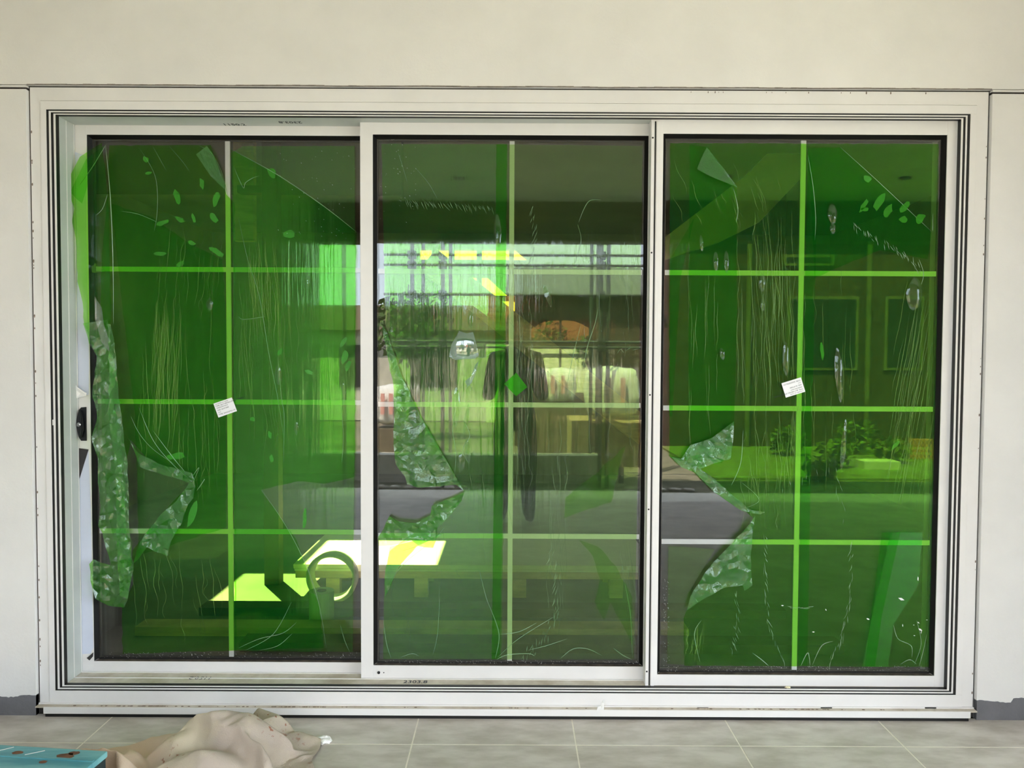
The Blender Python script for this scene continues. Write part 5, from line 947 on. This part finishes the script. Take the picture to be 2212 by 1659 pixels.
CLOTH_Z = (-91,-90,-90,-89,-71,-63,-82,-91,-86,-84,-93,-90,-89,-73,-80,-89,-91,-91,-90,-90,-91,-90,-90,-91,-90,-87,-84,-83,-81,-81,-82,-84,-87,-86,-58,-42,-58,
-50,-50,-75,-91,-90,-91,-91,-91,-90,-91,-90,-89,-90,-78,-72,-82,-91,-89,-88,-90,-88,-91,-66,-72,-78,-87,-78,-71,-80,-84,-89,-90,-89,-81,-68,-63,-58,
-57,-57,-60,-66,-72,-77,-47,-31,-40,-44,-51,-79,-91,-90,-91,-91,-91,-89,-91,-90,-89,-91,-82,-78,-84,-91,-90,-90,-89,-88,-87,-64,-69,-78,-77,-68,-65,
-75,-80,-88,-89,-86,-73,-57,-52,-47,-46,-46,-49,-57,-65,-72,-41,-26,-31,-51,-53,-79,-91,-90,-91,-91,-91,-90,-90,-90,-90,-91,-89,-88,-89,-91,-91,-90,
-89,-91,-70,-64,-71,-76,-60,-54,-54,-61,-66,-83,-78,-68,-48,-32,-29,-25,-25,-26,-32,-40,-50,-61,-28,-16,-20,-43,-56,-81,-89,-89,-90,-91,-91,-89,-91,
-90,-90,-90,-91,-91,-91,-91,-91,-89,-91,-90,-58,-64,-70,-62,-46,-44,-47,-54,-60,-78,-56,-43,-24,-10,-6,-4,-7,-10,-18,-30,-40,-48,-15,-5,-16,-39,-53,
-83,-88,-90,-90,-90,-90,-88,-90,-90,-90,-90,-91,-90,-89,-91,-91,-89,-91,-88,-54,-64,-66,-52,-41,-43,-46,-54,-62,-70,-43,-32,-16,-1,3,5,0,-3,-13,-27,
-39,-41,-8,0,-15,-39,-54,-86,-88,-90,-90,-90,-90,-91,-91,-90,-89,-86,-91,-90,-83,-91,-91,-90,-89,-75,-53,-58,-53,-34,-41,-46,-45,-58,-65,-46,-22,-14,
-3,13,16,17,9,4,-8,-27,-37,-24,5,6,-13,-41,-57,-90,-90,-90,-90,-88,-89,-89,-90,-89,-87,-85,-91,-87,-79,-88,-91,-89,-77,-55,-52,-41,-33,-24,-32,-42,
-48,-56,-53,-27,-9,-3,11,21,23,19,10,4,-10,-30,-31,-6,14,10,-16,-48,-66,-90,-91,-90,-90,-90,-90,-87,-90,-88,-86,-85,-88,-82,-78,-86,-90,-91,-65,-48,
-44,-30,-24,-34,-25,-35,-48,-48,-44,-19,-5,1,15,21,21,15,8,2,-14,-29,-24,2,16,8,-19,-53,-70,-89,-91,-90,-90,-90,-90,-85,-90,-91,-90,-90,-90,-81,-81,
-91,-89,-82,-47,-35,-22,-14,-19,-40,-32,-27,-35,-37,-23,-11,-1,4,13,13,12,8,0,-7,-25,-17,-6,17,14,2,-29,-60,-73,-89,-90,-91,-90,-90,-90,-91,-89,-84,
-85,-84,-81,-90,-90,-90,-84,-52,-27,-17,-2,-5,-16,-41,-53,-42,-34,-20,-16,-10,-2,1,6,6,5,-1,-16,-24,-18,3,13,28,7,-8,-38,-59,-67,-80,-91,-82,-90,-91,
-91,-89,-90,-81,-79,-78,-85,-92,-90,-72,-54,-21,1,9,12,-2,-13,-45,-46,-55,-39,-28,-24,-13,-5,-4,-3,-4,-8,-22,-25,-17,3,20,29,29,0,-12,-28,-48,-54,-65,
-89,-92,-83,-81,-89,-87,-90,-84,-82,-83,-89,-89,-84,-54,-36,-7,13,20,16,-1,-12,-45,-56,-52,-48,-28,-23,-18,-9,-7,-7,-14,-20,-27,-17,-6,13,28,36,26,2,
-8,-22,-43,-47,-60,-84,-90,-89,-78,-79,-89,-88,-91,-91,-89,-89,-81,-50,-17,-3,18,28,23,6,-16,-32,-50,-69,-63,-50,-39,-33,-19,-17,-19,-26,-33,-30,-6,
16,24,35,45,48,30,16,7,-12,-33,-34,-48,-69,-72,-80,-91,-91,-90,-91,-91,-89,-85,-61,-44,-10,15,23,23,6,-6,-30,-52,-60,-72,-66,-59,-45,-29,-24,-27,-25,
-29,-32,-12,4,29,42,41,44,53,44,42,24,15,-9,-17,-20,-32,-52,-67,-70,-89,-88,-90,-91,-89,-88,-72,-40,-22,7,24,24,10,-10,-24,-45,-56,-62,-68,-63,-56,
-41,-25,-20,-28,-28,-29,-22,8,22,42,49,41,42,53,52,41,25,14,-3,-11,-19,-36,-57,-76,-85,-90,-92,-89,-90,-76,-63,-29,2,15,20,8,2,-19,-36,-40,-35,-44,
-49,-65,-56,-49,-33,-15,-15,-20,-19,-15,5,33,46,54,52,57,50,53,55,43,25,17,1,-18,-28,-52,-76,-81,-88,-92,-89,-84,-67,-34,-17,9,15,10,-3,-17,-29,-41,
-26,-26,-29,-42,-51,-59,-46,-36,-22,-1,0,3,-1,7,31,53,62,58,53,54,59,56,55,38,17,8,-12,-32,-42,-64,-76,-80,-81,-77,-75,-79,-45,-12,1,13,4,-2,-15,-35,
-41,-35,-23,-19,-26,-40,-50,-53,-36,-28,-11,4,7,6,9,19,43,62,68,64,64,57,58,56,49,32,11,2,-17,-37,-47,-66,-75,-76,-74,-70,-69,-84,-9,5,3,-9,-20,-28,
-48,-51,-41,-24,-22,-22,-27,-42,-54,-37,-25,-14,2,10,11,12,32,43,62,75,77,77,70,64,54,41,35,19,5,-3,-22,-43,-53,-65,-69,-68,-65,-69,-80,-90,-3,-16,
-22,-33,-50,-60,-66,-43,-34,-24,-26,-27,-38,-56,-64,-49,-25,-15,3,6,11,31,53,61,68,59,58,53,51,46,36,23,18,16,1,-6,-29,-48,-56,-61,-62,-63,-69,-87,
-91,-89,-18,-29,-34,-47,-65,-72,-68,-43,-34,-29,-31,-34,-50,-58,-71,-52,-31,-21,-4,18,19,41,58,62,52,43,42,44,39,35,23,13,8,11,0,-5,-24,-48,-56,-63,
-64,-64,-78,-91,-91,-87,-49,-52,-58,-75,-84,-84,-68,-43,-35,-37,-44,-49,-62,-80,-81,-60,-39,-31,-4,17,31,45,40,32,18,22,24,21,14,11,2,-8,-8,-9,4,-2,
-20,-40,-49,-67,-79,-77,-91,-86,-82,-83,-71,-77,-86,-90,-90,-89,-72,-45,-53,-57,-66,-71,-86,-90,-83,-64,-43,-31,-6,13,24,25,8,-2,-3,0,-1,-8,-8,-9,-20,
-29,-29,-26,-12,-2,-8,-28,-36,-55,-80,-88,-89,-82,-78,-77,-80,-90,-90,-90,-90,-90,-76,-51,-51,-71,-80,-76,-88,-89,-82,-63,-42,-30,-6,14,18,11,-8,-17,
-12,-13,-17,-20,-18,-20,-32,-40,-39,-32,-21,-12,-8,-26,-36,-58,-82,-87,-85,-78,-73,-75,-88,-90,-90,-90,-89,-90,-77,-68,-61,-84,-91,-91,-86,-86,-78,
-59,-41,-30,-8,1,-4,-16,-39,-42,-36,-32,-33,-34,-38,-42,-56,-58,-54,-41,-25,-8,-11,-30,-42,-67,-79,-75,-69,-65,-65,-90,-90,-90,-90,-90,-90,-85,-65,
-66,-76,-91,-90,-91,-91,-77,-66,-47,-37,-30,-15,-24,-29,-46,-64,-65,-61,-57,-55,-59,-61,-67,-77,-69,-62,-40,-18,-12,-14,-36,-49,-69,-68,-62,-55,-81,
-91,-91,-91,-90,-90,-90,-90,-84,-67,-79,-87,-90,-90,-91,-83,-60,-50,-35,-28,-27,-38,-42,-45,-74,-82,-86,-87,-84,-81,-72,-88,-81,-88,-72,-60,-34,-14,
-8,-19,-43,-55,-62,-53,-49,-71,-90,-89,-92,-90,-90,-90,-90,-90,-84,-70,-83,-89,-90,-92,-91,-76,-51,-43,-33,-33,-38,-48,-55,-57,-82,-87,-90,-91,-91,
-91,-80,-92,-90,-89,-71,-58,-30,-12,-8,-22,-46,-55,-55,-48,-50,-84,-91,-90,-93,-90,-90,-90,-90,-91,-87,-78,-87,-91,-90,-90,-80,-57,-42,-39,-42,-54,
-58,-55,-60,-81,-90,-90,-91,-87,-90,-88,-77,-82,-82,-89,-68,-53,-27,-10,-9,-28,-46,-49,-45,-52,-73,-90,-89,-89,-90,-90,-91,-91,-91,-91,-90,-86,-90,
-90,-92,-80,-67,-50,-46,-49,-64,-69,-65,-56,-84,-90,-91,-90,-90,-90,-86,-81,-87,-89,-87,-89,-65,-51,-31,-10,-7,-31,-30,-32,-42,-80,-90,-90,-90,-91,
-90,-91,-91,-91,-91,-91,-91,-89,-90,-90,-89,-76,-64,-50,-52,-59,-73,-71,-65,-60,-90,-90,-91,-91,-90,-90,-85,-84,-89,-90,-91,-88,-64,-52,-32,-12,-10,
-18,-27,-32,-52,-88,-90,-89,-90,-91,-90,-91,-89,-87,-88,-90,-90,-90,-90,-90,-85,-69,-60,-57,-73,-79,-79,-69,-64,-80,-90,-90,-90,-91,-90,-90,-90,-89,
-90,-91,-91,-88,-64,-54,-38,-31,-36,-44,-52,-56,-74,-91,-90,-86,-85,-88,-90,-91,-90,-88,-89,-90,-90,-90,-90,-89,-82,-67,-63,-74,-89,-90,-81,-70,-69,
-88,-89,-89,-90,-90,-88,-90,-89,-88,-90,-91,-91,-89,-67,-59,-53,-54,-58,-68,-67,-63,-89,-90,-90,-89,-85,-86,-91,-91,-90,-89,-91,-90,-90,-89,-90,-89,
-81,-69,-67,-84,-91,-90,-83,-71,-78,-91,-89,-90,-90,-91,-87,-90,-90,-86,-90,-91,-91,-90,-71,-65,-64,-64,-69,-76,-70,-66,-91,-90,-90,-90,-87,-89,-90,
-90,-91,-91,-91,-91,-91,-87,-91,-90,-85,-78,-81,-91,-88,-87,-84,-87,-92,-90,-91,-90,-90,-91,-91,-78,-91,-84,-87,-91,-90,-89,-85,-86,-90,-85,-91,-87,
-77,-74,-91,-91,-91,-91,-91,-91,-91,)
cvs = [(-1.09+CLOTH_X[i]*.00076, -.42+(CLOTH_Y[i]/1000+.04)*.50, max(.003, (CLOTH_Z[i]/1000+.1)*1.12-.004)) for i in range(NXc*NYc)]
cfs = [(j*NXc+i, j*NXc+i+1, (j+1)*NXc+i+1, (j+1)*NXc+i) for j in range(NYc-1) for i in range(NXc-1)]
cm = empty('drop_cloth'); tag(cm, 'crumpled beige canvas drop cloth with reddish stains heaped on the tiled floor', 'cloth')
cme = bpy.data.meshes.new('canvas'); cme.from_pydata(cvs, [], cfs); co_ = obj('canvas', cme, M['cloth'], cm, True)
md = co_.modifiers.new('sub', 'SUBSURF'); md.levels = md.render_levels = 2
# reddish speckled stains of its own shape on the canvas, peach tint towards one end
nt = M['cloth'].node_tree; pb = nt.nodes['Principled BSDF']; base = pb.inputs['Base Color'].links[0].from_socket
tcn = N(nt, 'ShaderNodeTexCoord'); n1 = N(nt, 'ShaderNodeTexNoise', i_Scale=48.0, i_Detail=6.0); n2 = N(nt, 'ShaderNodeTexNoise', i_Scale=5.5, i_Detail=2.0)
nt.links.new(tcn.outputs['Object'], n1.inputs['Vector']); nt.links.new(tcn.outputs['Object'], n2.inputs['Vector'])
r1 = N(nt, 'ShaderNodeMapRange'); r1.inputs[1].default_value = .60; r1.inputs[2].default_value = .64; nt.links.new(n1.outputs['Fac'], r1.inputs[0])
r2 = N(nt, 'ShaderNodeMapRange'); r2.inputs[1].default_value = .52; r2.inputs[2].default_value = .62; nt.links.new(n2.outputs['Fac'], r2.inputs[0])
mm = N(nt, 'ShaderNodeMath', operation='MULTIPLY'); nt.links.new(r1.outputs[0], mm.inputs[0]); nt.links.new(r2.outputs[0], mm.inputs[1])
sx = N(nt, 'ShaderNodeSeparateXYZ'); nt.links.new(tcn.outputs['Object'], sx.inputs[0]); r3 = N(nt, 'ShaderNodeMapRange'); r3.inputs[1].default_value = -1.12; r3.inputs[2].default_value = -1.34; nt.links.new(sx.outputs[0], r3.inputs[0])
mxa = N(nt, 'ShaderNodeMix', data_type='RGBA'); mxa.inputs[7].default_value = lin((216, 188, 162)); nt.links.new(r3.outputs[0], mxa.inputs[0]); nt.links.new(base, mxa.inputs[6])
mxb = N(nt, 'ShaderNodeMix', data_type='RGBA'); mxb.inputs[7].default_value = lin((150, 104, 84)); nt.links.new(mm.outputs[0], mxb.inputs[0]); nt.links.new(mxa.outputs[2], mxb.inputs[6]); nt.links.new(mxb.outputs[2], pb.inputs['Base Color'])
# teal box
tx = empty('teal_metal_box'); tag(tx, 'scuffed teal metal box with rust spots standing on the tiles at the left', 'box')
rotm = Matrix.Translation((-1.19, -.755, 0)) @ Matrix.Rotation(-.10, 4, 'Z')
for nm, q, m in (('body', (-.95, 0, -.36, 0, 0, .232), M['teal_dark']), ('lid', (-.955, .004, -.364, .003, .232, .25), M['teal'])):
    bm = bx(bmesh.new(), *q, .004 if nm == 'lid' else .003); bm.transform(rotm); obj(nm, bm, m, tx)
bm = bx(bmesh.new(), -.95, .0, -.06, -.05, .2495, .2525, .001); bx(bm, -.95, 0, -.13, -.12, .2495, .2525, .001); bm.transform(rotm); obj('lid_rib', bm, M['teal'], tx)
for (u, v, s) in ((-.085, -.02, .011), (-.10, -.04, .018), (-.25, -.035, .010), (-.14, -.075, .008)):
    bm = bmesh.new(); bmesh.ops.create_circle(bm, cap_ends=True, segments=14, radius=1)
    for w_ in bm.verts: k = 1+.4*noise.noise(w_.co*3+Vector((u*50, 0, 0))); w_.co = Vector((u+w_.co.x*s*1.5*k, v+w_.co.y*s*k, .2506))
    bm.transform(rotm); obj('rust_spot', bm, M['rust'], tx)
for (u, v, L, a) in ((-.20, -.03, .05, .6), (-.3, -.02, .04, .7), (-.32, -.07, .05, .5), (-.46, -.10, .02, .5), (-.28, -.09, .03, .5)):
    bm = bmesh.new(); bx(bm, -L/2, L/2, -.0014, .0014, .2503, .2509); bm.transform(rotm @ Matrix.Translation((u, v, 0)) @ Matrix.Rotation(a, 4, 'Z')); obj('paint_scratch', bm, M['paper'], tx)
# scraps
def scrap(name, label, c, sx, sy, sz, seed, cat='scrap', m='paper'):
    bm = bmesh.new(); bmesh.ops.create_icosphere(bm, subdivisions=3, radius=1); rn = random.Random(seed)
    for v in bm.verts:
        k = 1+.5*noise.noise(v.co*2.2+Vector((seed, 0, 0)))+.25*abs(noise.noise(v.co*6)); v.co = Vector((v.co.x*sx*k, v.co.y*sy*k, max(-.6*sz, v.co.z*sz*k)))
    zmin = min(v.co.z for v in bm.verts); bmesh.ops.translate(bm, vec=(c[0], c[1], c[2]-zmin), verts=bm.verts)
    return tag(obj(name, bm, M[m]), label, cat)
q = at(698, 1592, -.2); scrap('crumpled_paper', 'crumpled white paper scrap on the tiles beside the drop cloth', (q.x, -.21, .0), .032, .022, .012, 1)
bm = bmesh.new(); q = at(1297, 1532, -.02); pts = [(1288, 1533), (1290, 1526), (1297, 1524), (1300, 1516), (1304, 1509), (1305, 1518), (1304, 1532), (1298, 1534)]
ss = sheet('torn_tape_scrap', pts, -.022, M['paper'], None, 4, .010, 50, flat=True, freq=.1); tag(ss, 'small white torn tape scrap standing on the door sill', 'scrap')
q = at(1704, 1489, .0); scrap('tape_lump', 'small cream lump of tape in the bottom track groove', (q.x, .012, Bz[4]-.001), .014, .007, .009, 3, m='fence')
